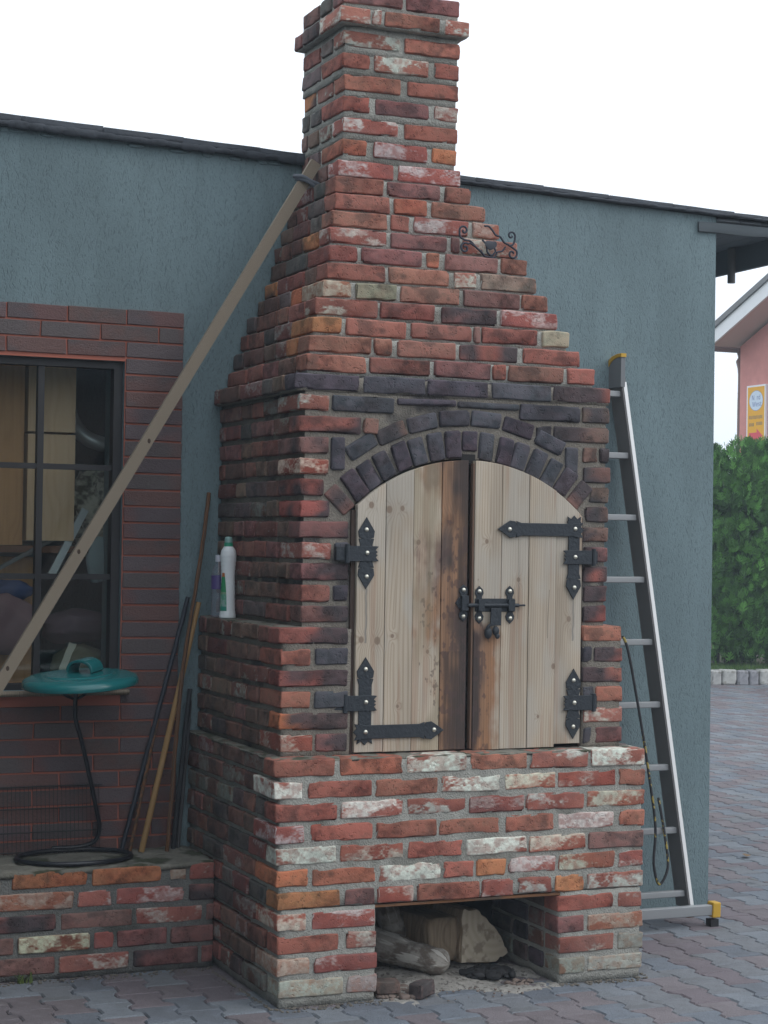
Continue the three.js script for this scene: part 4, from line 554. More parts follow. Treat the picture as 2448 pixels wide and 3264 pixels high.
{ // detergent bottle and a clear bottle on the shoulder of the oven
  const b = thing('detergent_bottle', [0.072, 1.3435, -0.815], 'white ribbed detergent bottle with green cap on the oven ledge', 'bottle');
  const prof = [[0, 0], [0.031, 0], [0.033, 0.004], [0.0325, 0.012], [0.0305, 0.03], [0.0285, 0.1], [0.027, 0.16], [0.0285, 0.2], [0.0315, 0.235], [0.032, 0.25], [0.0285, 0.268], [0.019, 0.283], [0.0165, 0.287], [0, 0.287]], rib = []; for (let k = 0; k < prof.length - 1; k++) { const [r0, y0] = prof[k], [r1, y1] = prof[k + 1], n = Math.max(1, Math.round((y1 - y0) / 0.004)); for (let j = 0; j < n; j++) { const t = j / n, y = lerp(y0, y1, t); rib.push(new THREE.Vector2(lerp(r0, r1, t) - (y > 0.03 && y < 0.25 && Math.abs((y % 0.017) - 0.0085) > 0.0068 ? 0.0009 : 0), y)); } } rib.push(new THREE.Vector2(0, 0.287));
  const white = std({ color: rgb(0.74, 0.77, 0.79), roughness: 0.4 }); mesh('body', new THREE.LatheGeometry(rib, 36), white, b);
  mesh('collar', new THREE.CylinderGeometry(0.0172, 0.0182, 0.015, 24).translate(0, 0.292, 0), std({ color: rgb(0.01, 0.26, 0.15), roughness: 0.4 }), b);
  mesh('cap', new THREE.LatheGeometry([[0.0155, 0.3], [0.0155, 0.312], [0.013, 0.322], [0, 0.324]].map((p) => new THREE.Vector2(...p)), 24), std({ color: rgb(0.22, 0.36, 0.34), roughness: 0.3 }), b);
  const lab = new THREE.CylinderGeometry(0.0292, 0.0316, 0.15, 20, 8, true, -PI * 0.5, PI * 0.36), lp = lab.attributes.position; for (let i = 0; i < lp.count; i++) { const t = (lp.getY(i) + 0.075) / 0.15, a = Math.atan2(lp.getX(i), lp.getZ(i)), m = -PI * 0.32, w = 1 - 0.65 * t * t; const an = m + (a - m) * w, r = Math.hypot(lp.getX(i), lp.getZ(i)) + (t > 0.6 ? 0.0006 : 0.0003); lp.setXYZ(i, Math.sin(an) * r, lp.getY(i), Math.cos(an) * r); } lab.translate(0, 0.105, 0); lab.computeVertexNormals();
  mesh('label', lab, std({ roughness: 0.4, side: THREE.DoubleSide, map: tex(64, 128, (u, v) => (v > 0.9 ? [0.45, 0.12, 0.03] : v > 0.5 ? [0.03, 0.24, 0.1] : v > 0.44 ? [0.2, 0.3, 0.2] : v > 0.12 ? mixc([0.24, 0.36, 0.33], [0.1, 0.3, 0.2], sstep(0.5, 0.6, fbm(u, v, 6, 8, 3, 5))) : [0.02, 0.22, 0.16])) }), b);
  const c = thing('clear_bottle', [0.068, 1.3435, -0.925], 'slim clear bottle with purple label behind the white bottle', 'bottle');
  const pet = new THREE.MeshPhysicalMaterial({ color: rgb(0.85, 0.88, 0.95), transmission: 0.9, roughness: 0.08, thickness: 0, ior: 1.45 });
  mesh('body', new THREE.LatheGeometry([[0, 0], [0.027, 0], [0.029, 0.006], [0.029, 0.09], [0.027, 0.1], [0.029, 0.11], [0.029, 0.17], [0.022, 0.2], [0.012, 0.215], [0.012, 0.225]].map((p) => new THREE.Vector2(...p)), 28), pet, c);
  mesh('label', new THREE.CylinderGeometry(0.0295, 0.0295, 0.055, 24, 1, true).translate(0, 0.14, 0), std({ color: rgb(0.1, 0.07, 0.22), roughness: 0.4, side: THREE.DoubleSide }), c); mesh('cap', new THREE.CylinderGeometry(0.0135, 0.0135, 0.026, 20).translate(0, 0.236, 0), std({ color: rgb(0.6, 0.6, 0.68), roughness: 0.4 }), c);
}
{ // wrought-iron scroll ornament on the stepped hood
  const o = thing('wrought_iron_scroll', [0.872, 2.79, -0.418], 'small wrought-iron scroll ornament standing on the right steps of the hood', 'ornament'), s = 0.256 / 870, P = (x, y, z = 0) => [(x - 310) * s, (790 - y) * s, z];
  const curl = (cx, cy, r, a0, turns, dir, z = 0) => { const p = []; for (let k = 0; k <= 26; k++) { const t = k / 26, a = a0 + dir * turns * 2 * PI * t, q = r * (1 - 0.78 * t); p.push(P(cx + Math.cos(a) * q, cy + Math.sin(a) * q, z)); } return p; };
  const bar = (pts, r = 0.0042) => tube(pts, r, { seg: 60, rad: 7 });
  const parts = [bar(curl(385, 455, 68, PI * 0.9, 1.1, 1).reverse().concat([P(330, 540), P(400, 580), P(480, 590), P(560, 660), P(640, 720), P(700, 780)])), bar(curl(405, 690, 75, -PI * 0.3, 1.2, -1).reverse().concat([P(480, 620), P(540, 650)])), bar([P(690, 370), P(750, 370), P(810, 420), P(860, 480), P(930, 500), P(990, 570), P(1060, 600), P(1130, 640)].concat(curl(1115, 715, 75, -PI * 0.2, 1.1, 1))), bar(curl(1095, 470, 62, PI * 0.15, 1.05, -1).reverse().concat([P(1150, 520), P(1120, 590), P(1060, 610)])), bar([P(640, 700), P(690, 770), P(760, 785), P(850, 780), P(890, 710), P(960, 690), P(1010, 630)], 0.0036), bar([P(660, 560), P(720, 620), P(740, 720), P(800, 760), P(860, 700), P(830, 650), P(780, 670)], 0.004)];
  mesh('scrolls', mergeGeometries(parts), std({ color: rgb(0.03, 0.034, 0.05), roughness: 0.6, metalness: 0.3 }), o);
  let leaf = lumpy(smooth(new THREE.SphereGeometry(1, 14, 10).scale(95 * s, 60 * s, 0.003)), 0.005, 45, 3); leaf.translate(...P(790, 620, 0.002)); leaf.computeVertexNormals(); mesh('iron_leaf', leaf, std({ color: rgb(0.045, 0.048, 0.06), roughness: 0.7, metalness: 0.3 }), o);
}
{ // aluminium ladder leaning against the wall behind the oven
  const l = thing('aluminium_ladder', [0, 0, 0], 'aluminium ladder with yellow end caps leaning on the wall right of the oven', 'ladder');
  const rT = V(1.945, 2.44, -0.985), rB = V(2.215, 0.075, -0.79), lT = V(1.64, 2.44, -0.985), lB = V(1.64, 0.075, -0.79), side = (t) => rB.clone().lerp(rT, t), sideL = (t) => lB.clone().lerp(lT, t);
  const stile = (A, B) => { const d = B.clone().sub(A), L = d.length(), y = d.normalize(), x = V(1, 0, 0).addScaledVector(y, -y.x).normalize(), z = x.clone().cross(y), m = new THREE.Matrix4().makeBasis(x, y, z).setPosition(A.clone().add(B).multiplyScalar(0.5)); return [new THREE.BoxGeometry(0.022, L, 0.0025).translate(0, 0, 0.001), new THREE.BoxGeometry(0.0025, L, 0.1).translate(-0.009, 0, -0.0512), new THREE.BoxGeometry(0.022, L, 0.0025).translate(0, 0, -0.1027)].map((g) => g.applyMatrix4(m)); };
  mesh('stile', mergeGeometries(stile(rB, rT)), M.aluDull, l); mesh('stile', mergeGeometries(stile(lB, lT)), M.aluDull, l);
  { const d = rT.clone().sub(rB), y = d.clone().normalize(), x = V(1, 0, 0).addScaledVector(y, -y.x).normalize(), z = x.clone().cross(y), m = new THREE.Matrix4().makeBasis(x, y, z).setPosition(rB.clone().add(rT).multiplyScalar(0.5)); mesh('stile_lip', new THREE.BoxGeometry(0.0165, d.length() - 0.06, 0.003).translate(0.004, -0.03, 0.0042).applyMatrix4(m), std({ color: rgb(0.8, 0.8, 0.8), roughness: 0.45, metalness: 0.1 }), l); }
  for (let k = 0; k < 9; k++) { const y = 2.328 - k * 0.2745, t = (y - 0.075) / (2.44 - 0.075), a = sideL(t), b = side(t); mesh('rung', metreUV(wornBox(b.x - a.x - 0.022, 0.027, 0.03, { r: 0.004, amp: 0, chip: 0, seed: 3, nx: 1, ny: 1, nz: 1 })).translate((a.x + b.x) / 2 - 0.001, y, (a.z + b.z) / 2 - 0.03), M.alu, l); }
  mesh('stabiliser_bar', metreUV(wornBox(0.92, 0.045, 0.035, { r: 0.004, amp: 0, chip: 0, seed: 4, nx: 1, ny: 1, nz: 1 })).translate(1.83, 0.072, -0.735), M.alu, l);
  for (const x of [2.298, 1.362]) mesh('end_cap', metreUV(wornBox(0.04, 0.066, 0.05, { r: 0.005, amp: 0, chip: 0, seed: 5, nx: 1, ny: 1, nz: 1 })).translate(x, 0.072, -0.735), M.yellow, l);
  for (const x of [2.29, 1.37]) mesh('rubber_foot', box(x - 0.02, x + 0.02, 0, 0.032, -0.755, -0.715), M.black, l);
  mesh('stile_foot', box(2.198, 2.232, 0.03, 0.075, -0.83, -0.79), std({ color: rgb(0.16, 0.08, 0.05) }), l);
  for (const [x, mt] of [[1.945, 1], [1.64, 0]]) { const q = []; for (let k = 0; k <= 10; k++) { const a = PI / 2 * k / 10; q.push([-0.01 - 0.1 * Math.sin(a), 2.415 + 0.075 * Math.cos(a)]); } const ring = [[0.012, 2.49], ...q, [-0.11, 2.36], [0.012, 2.36]]; const gp = plate(ring, 0.02, 0.001); gp.rotateY(-PI / 2); gp.rotateY(0); gp.translate(x + 0.01, 0, -0.985); mesh('stile_cap', gp, std({ color: rgb(0.16, 0.17, 0.18), roughness: 0.6 }), l); const rim = [[0.016, 2.493], ...q.map(([a, b]) => [a * 1.0 - 0.001, b + 0.0025])]; const low = rim.slice().reverse().map(([a, b]) => [a - (a < -0.05 ? 0.012 : 0), b + 0.014]); const gr = plate(rim.concat(low), 0.026, 0.001); gr.rotateY(-PI / 2); gr.translate(x + 0.013, 0, -0.985); mesh('cap_rim', gr, M.yellow, l); }
  const rp = thing('rope', [0, 0, 0], 'black and yellow flecked rope hanging in a loop from the ladder', 'rope');
  const rg = tube([[1.885, 1.262, -0.845], [1.898, 1.229, -0.835], [1.95, 0.961, -0.815], [2.0, 0.66, -0.8], [2.03, 0.428, -0.79], [2.022, 0.265, -0.785], [2.05, 0.185, -0.785], [2.093, 0.247, -0.79], [2.094, 0.4, -0.82], [2.085, 0.55, -0.86]], 0.0062, { seg: 160, rad: 7 });
  mesh('cord', rg, std({ roughness: 0.8, map: tex(512, 16, (u, v) => { const f = fbm(u, v, 90, 3, 2, 9); return f > 0.58 && fbm(u, v, 9, 1, 2, 3) > 0.42 ? [0.3, 0.235, 0.05] : [0.025, 0.025, 0.03]; }) }), rp);
}
{ // firewood, brick rubble and charcoal in and before the fire opening
  const log = (name, a, b, r, label, mat = M.bark, r2 = r * 0.9) => { const A = V(...a), B = V(...b), L = A.distanceTo(B); let g = new THREE.CapsuleGeometry(r, L - r * 1.2, 5, 18, 14); g = smooth(g); const p = g.attributes.position; for (let i = 0; i < p.count; i++) { const y = p.getY(i), t = y / L + 0.5, k = lerp(1, r2 / r, t) * (1 + 0.12 * noise3(y * 9, 3, r * 90)); p.setX(i, p.getX(i) * k); p.setZ(i, p.getZ(i) * k); } lumpy(g, 0.006, 22, a[0] * 9); g.computeVertexNormals(); const n = g.attributes.position.count, uv = new Float32Array(n * 2), q = g.attributes.position; for (let i = 0; i < n; i++) { uv[i * 2] = Math.abs(Math.atan2(q.getX(i), q.getZ(i))) / PI * 0.5; uv[i * 2 + 1] = q.getY(i) * 3; } g.setAttribute('uv', new THREE.BufferAttribute(uv, 2)); g.applyQuaternion(new THREE.Quaternion().setFromUnitVectors(V(0, 1, 0), B.clone().sub(A).normalize())); const m = A.add(B).multiplyScalar(0.5); g.translate(m.x, m.y, m.z); return tag(mesh(name, g, mat), label, 'log'); };
  log('birch_log', [0.47, 0.13, -0.56], [0.745, 0.066, -0.2], 0.066, 'grey peeling birch log lying with its rounded end towards the front', M.bark, 0.05);
  log('upright_log', [0.665, 0.1, -0.46], [0.61, 0.33, -0.53], 0.052, 'short grey log propped upright behind the lying birch log');
  const sp = thing('split_log', [0, 0, 0], 'thick split log with pale end grain leaning inside the fire opening', 'log');
  { // a split quarter, its pale cut face to the front right
    const f0 = [[0.0, 0.0], [0.17, -0.012], [0.232, 0.012], [0.2, 0.075], [0.135, 0.145], [0.07, 0.195], [0.0, 0.205]], Rf = rng(8), f = f0.flatMap((p, i) => { const q = f0[(i + 1) % f0.length]; return [0, 1, 2, 3, 4].map((k) => [lerp(p[0], q[0], k / 5) + (Rf() - 0.5) * 0.008, lerp(p[1], q[1], k / 5) + (Rf() - 0.5) * 0.008]); }), s = new THREE.Shape(f.map((p) => new THREE.Vector2(...p)));
    const body = new THREE.ExtrudeGeometry(s, { depth: 0.3, bevelEnabled: true, bevelSize: 0.004, bevelThickness: 0.004, bevelSegments: 1 }), face = plate(f.map(([x, y]) => [x * 0.99 + 0.001, y * 0.99 + 0.001]), 0.003, 0.001); lumpy(body, 0.004, 16, 3); face.translate(0, 0, 0.3055);
    for (const [g, m, n] of [[metreUV(body), M.splitWood, 'split_face'], [metreUV(face), M.endGrain, 'end_grain']]) { g.rotateY(0.25); g.translate(0.8, 0.035, -0.6); const w = mesh(n, g, m, sp); }
    const side = metreUV(lumpyBox(-0.15, 0.0, 0.03, 0.2, 0.0, 0.29, 0.03, 0.006, 5)); side.rotateY(0.25); side.translate(0.81, 0.012, -0.61); mesh('split_side', side, M.splitWood, sp);
  }
  const R = rng(7), lumps = (cx, cz, rx, rz, n, sz, seed) => { const out = []; for (let k = 0; k < n; k++) { const a = R() * 2 * PI, q = Math.sqrt(R()), s = sz * (0.5 + R()); let g = lumpy(smooth(new THREE.IcosahedronGeometry(1, 1)), 0.3, 1.3, seed + k); g.scale(s, s * 0.6, s * (0.6 + R() * 0.5)); g.rotateY(R() * 6); g.translate(cx + rx * q * Math.cos(a), s * 0.35 + 0.01 * (1 - q), cz + rz * q * Math.sin(a)); g.computeVertexNormals(); out.push(metreUV(g)); } return mergeGeometries(out); };
  tag(mesh('charcoal', lumps(0.93, -0.17, 0.1, 0.07, 90, 0.019, 3).translate(0, 0.012, 0), M.char), 'heap of black charcoal in front of the split log', null, null, 'stuff');
  tag(mesh('rubble', mergeGeometries([lumps(0.5, -0.06, 0.09, 0.1, 60, 0.014, 300), lumps(1.0, -0.06, 0.06, 0.04, 26, 0.009, 500), lumps(0.75, 0.02, 0.3, 0.1, 40, 0.004, 700)]), std({ color: rgb(0.17, 0.13, 0.11) })), 'crumbs of brick and mortar strewn before the fire opening', null, null, 'stuff');
  let ck = metreUV(wornBox(0.085, 0.055, 0.06, { seed: 777, amp: 0.005, chip: 0.02 })); ck.rotateY(0.5); ck.rotateZ(0.12); ck.translate(0.565, 0.03, 0.01); tag(mesh('brick_fragment', tinted(ck, 0.13, 0.1, 0.095), M.clay), 'broken dark brick piece on the paving beside the left pier', 'brick piece');
  let ck2 = metreUV(wornBox(0.09, 0.045, 0.07, { seed: 779, amp: 0.006, chip: 0.02 })); ck2.rotateY(-0.3); ck2.translate(0.45, 0.04, -0.04); tag(mesh('brick_fragment', tinted(ck2, 0.17, 0.12, 0.1), M.clay), 'brown brick piece tucked against the left pier under the log', 'brick piece');
  let ash = new THREE.CircleGeometry(1, 60, 0, 2 * PI); ash = new THREE.PlaneGeometry(0.74, 1.16, 50, 70); ash.rotateX(-PI / 2); { const p = ash.attributes.position; for (let i = 0; i < p.count; i++) { const x = p.getX(i), z = p.getZ(i), e = Math.min(1, (0.57 - z) / 0.34); p.setY(i, -0.014 + e * (0.024 + 0.02 * noise3(x * 7, z * 7, 2) + 0.006 * noise3(x * 30, z * 30, 5)) + 0.005 * noise3(x * 50, z * 50, 9)); } } ash.translate(0.76, 0, -0.4); ash.computeVertexNormals();
  tag(mesh('ash', metreUV(ash), M.ash), 'grey ash and dust covering the floor of the fire opening', null, null, 'stuff');
}
{ // fallen leaves on the paving
  const leaf = (x, z, r, s, c, label) => { let g = new THREE.CircleGeometry(1, 9); g.scale(s, s * 0.45, 1); g.rotateX(-PI / 2); g = lumpy(g, 0.012, 30, x); g.rotateY(r); g.translate(x, 0.014, z); g.computeVertexNormals(); tag(mesh('fallen_leaf', g, std({ color: rgb(...c), side: THREE.DoubleSide })), label, 'leaf'); };
  leaf(2.62, -0.75, 0.4, 0.035, [0.14, 0.11, 0.05], 'yellowish fallen leaf on the paving near the ladder foot'); leaf(3.45, -2.2, 1, 0.05, [0.16, 0.1, 0.05], 'brown fallen leaf on the far paving by the wall corner'); leaf(3.05, -1.55, 2, 0.03, [0.06, 0.05, 0.04], 'dark curled leaf on the paving beyond the wall corner'); leaf(1.98, 0.32, 0.3, 0.018, [0.07, 0.06, 0.05], 'tiny dark leaf on the paving right of the oven');
}

{ // dirt and crumbs gathered along the feet of the brickwork, a weed by the low wall
  const R = rng(99), out = [], line = (x0, z0, x1, z1, n, w) => { for (let k = 0; k < n; k++) { const t = R(), s = 0.002 + 0.006 * R() ** 2; const g = new THREE.IcosahedronGeometry(s, 0); g.scale(1, 0.6, 1); g.translate(lerp(x0, x1, t) + (R() - 0.5) * w * 0.3, 0.002, lerp(z0, z1, t) + R() ** 2 * w); out.push(g); } };
  line(0, 0.004, 0.4, 0.006, 160, 0.06); line(1.13, 0.004, 1.5, 0.004, 150, 0.05); line(-1.2, -0.69, 0, -0.69, 220, 0.07); line(1.52, D + 0.01, 2.48, D + 0.01, 180, 0.06); line(-0.03, -0.68, -0.01, 0, 120, 0.03); line(1.52, -0.02, 1.52, -0.6, 90, 0.03);
  tag(mesh('dirt', mergeGeometries(out), std({ color: rgb(0.13, 0.115, 0.095) })), 'crumbs of dirt along the foot of oven, low wall and workshop', null, null, 'stuff');
  const w = thing('weed', [-0.73, 0, -0.675], 'small green weed growing at the foot of the low wall', 'weed'), lv = []; for (let k = 0; k < 16; k++) { const g = new THREE.PlaneGeometry(0.01, 0.05, 2, 4), p = g.attributes.position; for (let i = 0; i < p.count; i++) { const y = p.getY(i) + 0.025; p.setX(i, p.getX(i) * (1 - (y / 0.05) ** 2)); p.setZ(i, 12 * y * y); p.setY(i, y * 0.8); } g.rotateY(R() * 6.28); g.translate((R() - 0.5) * 0.07, 0, (R() - 0.5) * 0.02); lv.push(g); }
  mesh('leaf', mergeGeometries(lv), std({ color: rgb(0.1, 0.14, 0.04), side: THREE.DoubleSide }), w);
}

{ // wire grille leaning on the tiles behind the foot of the bag stand
  const g = thing('wire_grille', [0, 0, 0], 'black wire grille leaning on the dark tiles behind the bag stand', 'grille'), m = std({ color: rgb(0.012, 0.012, 0.014), roughness: 0.5 }), w = [];
  for (let x = -1.2; x < -0.37; x += 0.0165) w.push(rod([x, 0.415, D + 0.06], [x, 0.68, D + 0.024], 0.0013, 0.0013, 5));
  mesh('upright_wires', mergeGeometries(w), m, g); for (const [y, z] of [[0.425, 0.061], [0.5, 0.051], [0.59, 0.039], [0.675, 0.027]]) mesh('cross_wire', rod([-1.22, y, D + z], [-0.36, y, D + z], 0.0026, 0.0026, 6), m, g);
}

// ---------------------------------------------------------------- beyond the yard: kerb, thuja shrubs, pink house
{
  const k = thing('stone_kerb', [0, 0, 0], 'kerb of rough granite setts at the far edge of the paving', null, null, 'structure'), R = rng(31), tones = [[0.34, 0.34, 0.33], [0.27, 0.27, 0.29], [0.38, 0.38, 0.37], [0.42, 0.42, 0.4]];
  const gm = std({ roughness: 0.95, vertexColors: true, map: tex(256, 256, (u, v) => { const q = 0.7 + 0.5 * fbm(u, v, 8, 8, 5, 931); return mixc([q, q, q], [0.4, 0.38, 0.3], sstep(0.55, 0.7, fbm(u, v, 4, 4, 4, 933)) * 0.5); }, [4, 4]) });
  let x = 8.6, n = 0; while (x < 13) { const L = 0.14 + R() * 0.07, z = -12.78 + 0.085 * (x + L / 2 - 10), t = tones[Math.floor(R() * 4)], g = metreUV(wornBox(L - 0.018, 0.185, 0.16, { seed: 800 + n, r: 0.022, amp: 0.008, chip: 0.02, nx: 3, ny: 3, nz: 2 })); g.computeVertexNormals(); const m = mesh('sett', tinted(g, ...t), gm, k); m.position.set(x + L / 2, 0.085 + (R() - 0.5) * 0.012, z - 0.1); m.rotation.y = -0.085 + (R() - 0.5) * 0.08; x += L; n++; }
  const soil = new THREE.PlaneGeometry(30, 26, 40, 30); soil.rotateX(-PI / 2); lumpy(soil, 0.05, 1.5, 2); soil.translate(14, 0.11, -26.15); tag(mesh('verge', metreUV(soil), std({ roughness: 1, map: tex(256, 256, (u, v) => mixc([0.05, 0.04, 0.028], [0.035, 0.06, 0.018], sstep(0.4, 0.6, fbm(u, v, 6, 6, 4, 951))), [0.5, 0.5]) })), 'planted verge of soil behind the granite kerb', null, null, 'structure');
  const bl = new THREE.BufferGeometry(); bl.setAttribute('position', new THREE.Float32BufferAttribute([-0.006, 0, 0, 0.006, 0, 0, 0.004, 0.5, 0.06, -0.004, 0.5, 0.06, 0, 1, 0.25], 3)); bl.setIndex([0, 1, 2, 0, 2, 3, 3, 2, 4]); bl.computeVertexNormals();
  const N = 16000, im = new THREE.InstancedMesh(bl, std({ roughness: 0.8, side: THREE.DoubleSide }), N), m4 = new THREE.Matrix4(), q = new THREE.Quaternion(), c = new THREE.Color();
  for (let i = 0; i < N; i++) { const gx = 9.2 + R() * 4, gz = -12.98 + 0.085 * (gx - 10) - R() ** 1.5 * 0.9, h = 0.05 + R() * 0.09; m4.compose(V(gx, 0.1, gz), q.setFromEuler(new THREE.Euler(0, R() * 6.28, (R() - 0.5) * 0.8)), V(1, h, h)); im.setMatrixAt(i, m4); const t = R(); im.setColorAt(i, c.setRGB(0.045 + 0.05 * t, 0.11 + 0.06 * t, 0.03)); }
  im.name = 'grass'; tag(im, 'strip of green grass between kerb and shrubs', null, null, 'stuff'); im.castShadow = im.receiveShadow = true; scene.add(im);
}
{ // thuja shrubs: trunk, limbs and a crown of flat feathery sprays
  const spray = []; const one = (x, y, L, w, a, zz) => { const ca = Math.cos(a), sa = Math.sin(a); const p = (u, v) => [x + u * ca - v * sa, y + u * sa + v * ca, zz + 0.12 * u * u]; return [...p(0, 0), ...p(L * 0.5, -w), ...p(L, 0), ...p(0, 0), ...p(L, 0), ...p(L * 0.5, w)]; };
  for (const [x, y, L, w, a] of [[0, 0, 1, 0.1, PI / 2], [0, 0.12, 0.55, 0.075, 0.75], [0, 0.12, 0.55, 0.075, PI - 0.75], [0, 0.35, 0.5, 0.07, 0.95], [0, 0.35, 0.5, 0.07, PI - 0.95], [0, 0.58, 0.36, 0.06, 1.05], [0, 0.58, 0.36, 0.06, PI - 1.05]]) spray.push(...one(x, y, L, w, a, 0));
  const sg = new THREE.BufferGeometry(); sg.setAttribute('position', new THREE.Float32BufferAttribute(spray, 3)); sg.computeVertexNormals();
  const fm = new THREE.MeshPhysicalMaterial({ roughness: 0.8, side: THREE.DoubleSide, transmission: 0.12, thickness: 0, color: rgb(1, 1, 1) });
  const barkM = std({ color: rgb(0.05, 0.035, 0.025) });
  function thuja(name, x, z, rad, h0, h1, seed, label, n) {
    const R = rng(seed), t = thing(name, [x, 0.1, z], label, 'shrub', null); mesh('trunk', lumpy(rod([0, -0.02, 0], [0.03, h1 * 0.7, 0.02], 0.075, 0.02, 9), 0.012, 8, seed), barkM, t);
    const limbs = []; for (let k = 0; k < 14; k++) { const y = lerp(h0 * 0.7, h1 * 0.6, R()), a = R() * 6.28; limbs.push(rod([0, y, 0], [Math.cos(a) * rad * 0.7, y + 0.25, Math.sin(a) * rad * 0.7], 0.016, 0.005, 6)); } mesh('limb', mergeGeometries(limbs), barkM, t);
    const im = new THREE.InstancedMesh(sg, fm, n), m4 = new THREE.Matrix4(), q = new THREE.Quaternion(), c = new THREE.Color(), up = V(0, 1, 0), d = V();
    for (let i = 0; i < n; i++) { // sprays gathered in tufts, denser near the outside
      const tuft = Math.floor(R() * 150), Rt = rng(seed * 991 + tuft), ty = Rt() ** 0.9, ta = Rt() * 6.28, prof = (ty < 0.12 ? 0.75 + 2 * ty : 1) * (ty > 0.8 ? 1 - (ty - 0.8) * 2.4 : 1), tr = rad * clamp(prof, 0.12, 1) * (0.72 + 0.42 * Rt()), th = lerp(h0, h1, ty) + (Rt() - 0.5) * 0.2;
      const s = 0.06 + R() * 0.13, px = Math.cos(ta) * tr + (R() - 0.5) * 0.34, pz = Math.sin(ta) * tr + (R() - 0.5) * 0.34, py = th + (R() - 0.5) * 0.34;
      d.set(px * 0.8 + (R() - 0.5) * 0.5, 0.55 + R() * 0.7, pz * 0.8 + (R() - 0.5) * 0.5).normalize(); q.setFromUnitVectors(up, d); q.multiply(new THREE.Quaternion().setFromAxisAngle(up, R() * 6.28)); m4.compose(V(px, py, pz), q, V(s, s, s)); im.setMatrixAt(i, m4);
      const v = R() ** 1.4, ol = Rt(); im.setColorAt(i, c.setRGB(0.026 + 0.11 * v + 0.025 * ol, 0.085 + 0.28 * v + 0.05 * ol, 0.02 + 0.045 * v));
    }
    im.name = 'crown'; im.userData.kind = 'stuff'; im.castShadow = im.receiveShadow = true; t.add(im);
  }
  thuja('thuja_shrub', 10.98, -13.78, 0.66, 0.25, 2.68, 11, 'bushy green thuja beside the corner of the grey wall', 11000);
  thuja('thuja_shrub', 11.75, -13.6, 0.68, 0.25, 2.72, 23, 'green thuja at the right edge, in front of the pink house', 10000);
  thuja('thuja_shrub', 10.2, -13.95, 0.62, 0.25, 2.6, 37, 'green thuja half hidden behind the corner of the grey wall', 8000);
  const f = thing('low_rail', [0, 0, 0], 'dark low rail running behind the thuja trunks', 'fence'); const fmD = std({ color: rgb(0.025, 0.03, 0.045), roughness: 0.6 }); mesh('rail', rod([9, 0.56, -14.9], [14, 0.56, -14.5], 0.04), fmD, f); for (const x of [9.6, 11.4, 13.2]) mesh('post', rod([x, 0.05, -14.9 + 0.08 * (x - 9)], [x, 0.62, -14.9 + 0.08 * (x - 9)], 0.045), fmD, f);
}
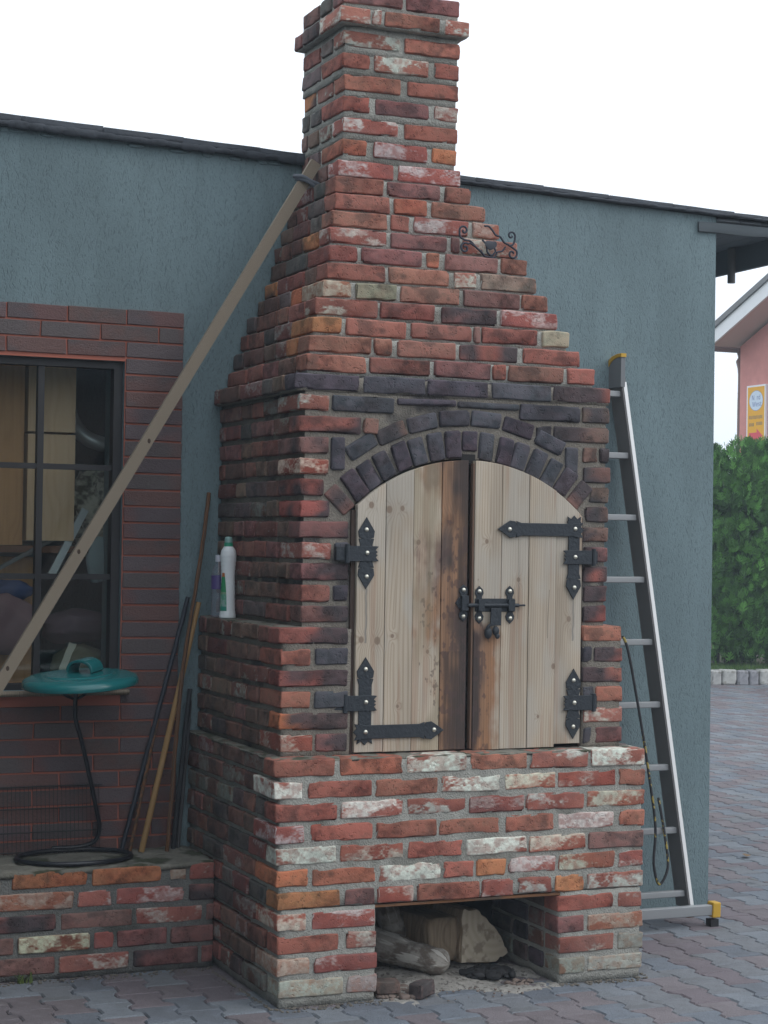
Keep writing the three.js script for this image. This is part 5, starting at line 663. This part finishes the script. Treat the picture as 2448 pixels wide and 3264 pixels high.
{ // pink house with a white verge board, its gable turned to the left
  const h = thing('pink_house', [0, 0, 0], 'salmon-pink rendered house with a white verge board beyond the thujas', 'house'), wx = 16.66, z0 = -22.12, z1 = -12.6, zr = (z0 + z1) / 2, e = 5.28, tp = 0.4, rd = e + (zr - z0) * tp;
  const pink = std({ roughness: 0.95, map: tex(256, 256, (u, v) => { const k = 0.9 + 0.2 * fbm(u, v, 12, 12, 4, 961); return [0.66 * k, 0.29 * k, 0.26 * k]; }, [0.7, 0.7]) }), white = std({ color: rgb(0.86, 0.88, 0.9), roughness: 0.6 });
  const s = new THREE.Shape([[z0, 0], [z1, 0], [z1, e], [zr, rd], [z0, e]].map((p) => new THREE.Vector2(...p))); let g = new THREE.ExtrudeGeometry(s, { depth: 9, bevelEnabled: false }); g.rotateY(-PI / 2); g.translate(wx + 9, 0, 0); mesh('wall', metreUV(g), pink, h);
  const roof = sub('roof', h), slab = (za, ya, zb, yb, t, off, x0, x1) => { const q = new THREE.Shape([[za, ya + off], [zb, yb + off], [zb, yb + off + t], [za, ya + off + t]].map((p) => new THREE.Vector2(...p))); let r = new THREE.ExtrudeGeometry(q, { depth: x1 - x0, bevelEnabled: false }); r.rotateY(-PI / 2); r.translate(x1, 0, 0); return metreUV(r); };
  const ov = 0.14, zl = z0 - ov, yl = e - ov * tp, zrR = z1 + ov;
  mesh('roof_tiles', mergeGeometries([slab(zl - 0.06, yl - 0.02, zr, rd, 0.1, 0.252, 16.02, 26), slab(zr + 0.001, rd, zrR + 0.06, yl - 0.02, 0.1, 0.252, 16.02, 26)]), std({ color: rgb(0.2, 0.205, 0.21), roughness: 0.8 }), roof);
  mesh('verge_board', mergeGeometries([slab(zl, yl, zr, rd, 0.25, 0.0, 16.06, 16.1), slab(zr + 0.001, rd, zrR, yl, 0.25, 0.0, 16.06, 16.1)]), white, roof);
  mesh('soffit', mergeGeometries([slab(zl + 0.01, yl, zr, rd, 0.03, 0.05, 16.105, 25.9), slab(zr + 0.001, rd, zrR - 0.01, yl, 0.03, 0.05, 16.105, 25.9)]), std({ color: rgb(0.72, 0.6, 0.58) }), roof);
  mesh('gutter', mergeGeometries([rod([16.15, yl + 0.02, zl - 0.06], [25.9, yl + 0.02, zl - 0.06], 0.06), tube([[16.75, yl, zl - 0.04], [16.75, yl - 0.18, zl + 0.02], [16.7, e - 0.26, z0 - 0.12], [16.7, e - 0.4, z0 - 0.06], [16.7, e - 1.2, z0 - 0.06], [16.7, 0.2, z0 - 0.06]], 0.045)]), std({ color: rgb(0.2, 0.13, 0.11), roughness: 0.6 }), roof);
  // advertising board on the gable wall
  const cv = document.createElement('canvas'); cv.width = 256; cv.height = 512; const x = cv.getContext('2d'); x.fillStyle = '#f2f0f4'; x.fillRect(0, 0, 256, 512); x.fillStyle = '#efb00a'; x.fillRect(14, 14, 228, 484); x.fillStyle = '#d6e4f4'; x.strokeStyle = '#8f99c0'; x.lineWidth = 4; x.beginPath(); x.ellipse(128, 122, 92, 78, 0, 0, 7); x.fill(); x.stroke();
  x.fillStyle = '#8e9fc4'; x.font = 'bold 52px sans-serif'; x.textAlign = 'center'; x.fillText('N  rd', 128, 116); x.fillText('West', 140, 168);
  x.fillStyle = '#9a7a52'; for (let k = 0; k < 11; k++) x.fillRect(34 + k * 17, 238 + (k % 3), 11, 26); for (let k = 0; k < 4; k++) x.fillRect(38 + k * 17, 296, 12, 26); for (let k = 0; k < 5; k++) x.fillRect(136 + k * 17, 290, 12, 26);
  x.fillStyle = '#df4f5d'; x.beginPath(); x.moveTo(34, 372); x.lineTo(140, 372); x.lineTo(140, 342); x.lineTo(222, 400); x.lineTo(140, 458); x.lineTo(140, 428); x.lineTo(34, 428); x.fill();
  const ct = new THREE.CanvasTexture(cv); ct.colorSpace = THREE.SRGBColorSpace; const sb = thing('sign_board', [wx - 0.035, 3.96, -21.52], 'yellow advertising board with white round emblem and red arrow on the pink wall', 'sign'); sb.rotation.y = -PI / 2; mesh('panel', new THREE.BoxGeometry(0.58, 1.16, 0.05), [white, white, white, white, std({ map: ct, roughness: 0.5 }), white], sb);
}
scene.fog = new THREE.FogExp2(0xdbe9f7, 0.003); // thin cool fog added in place of lens veil
renderer.render(scene, camera);
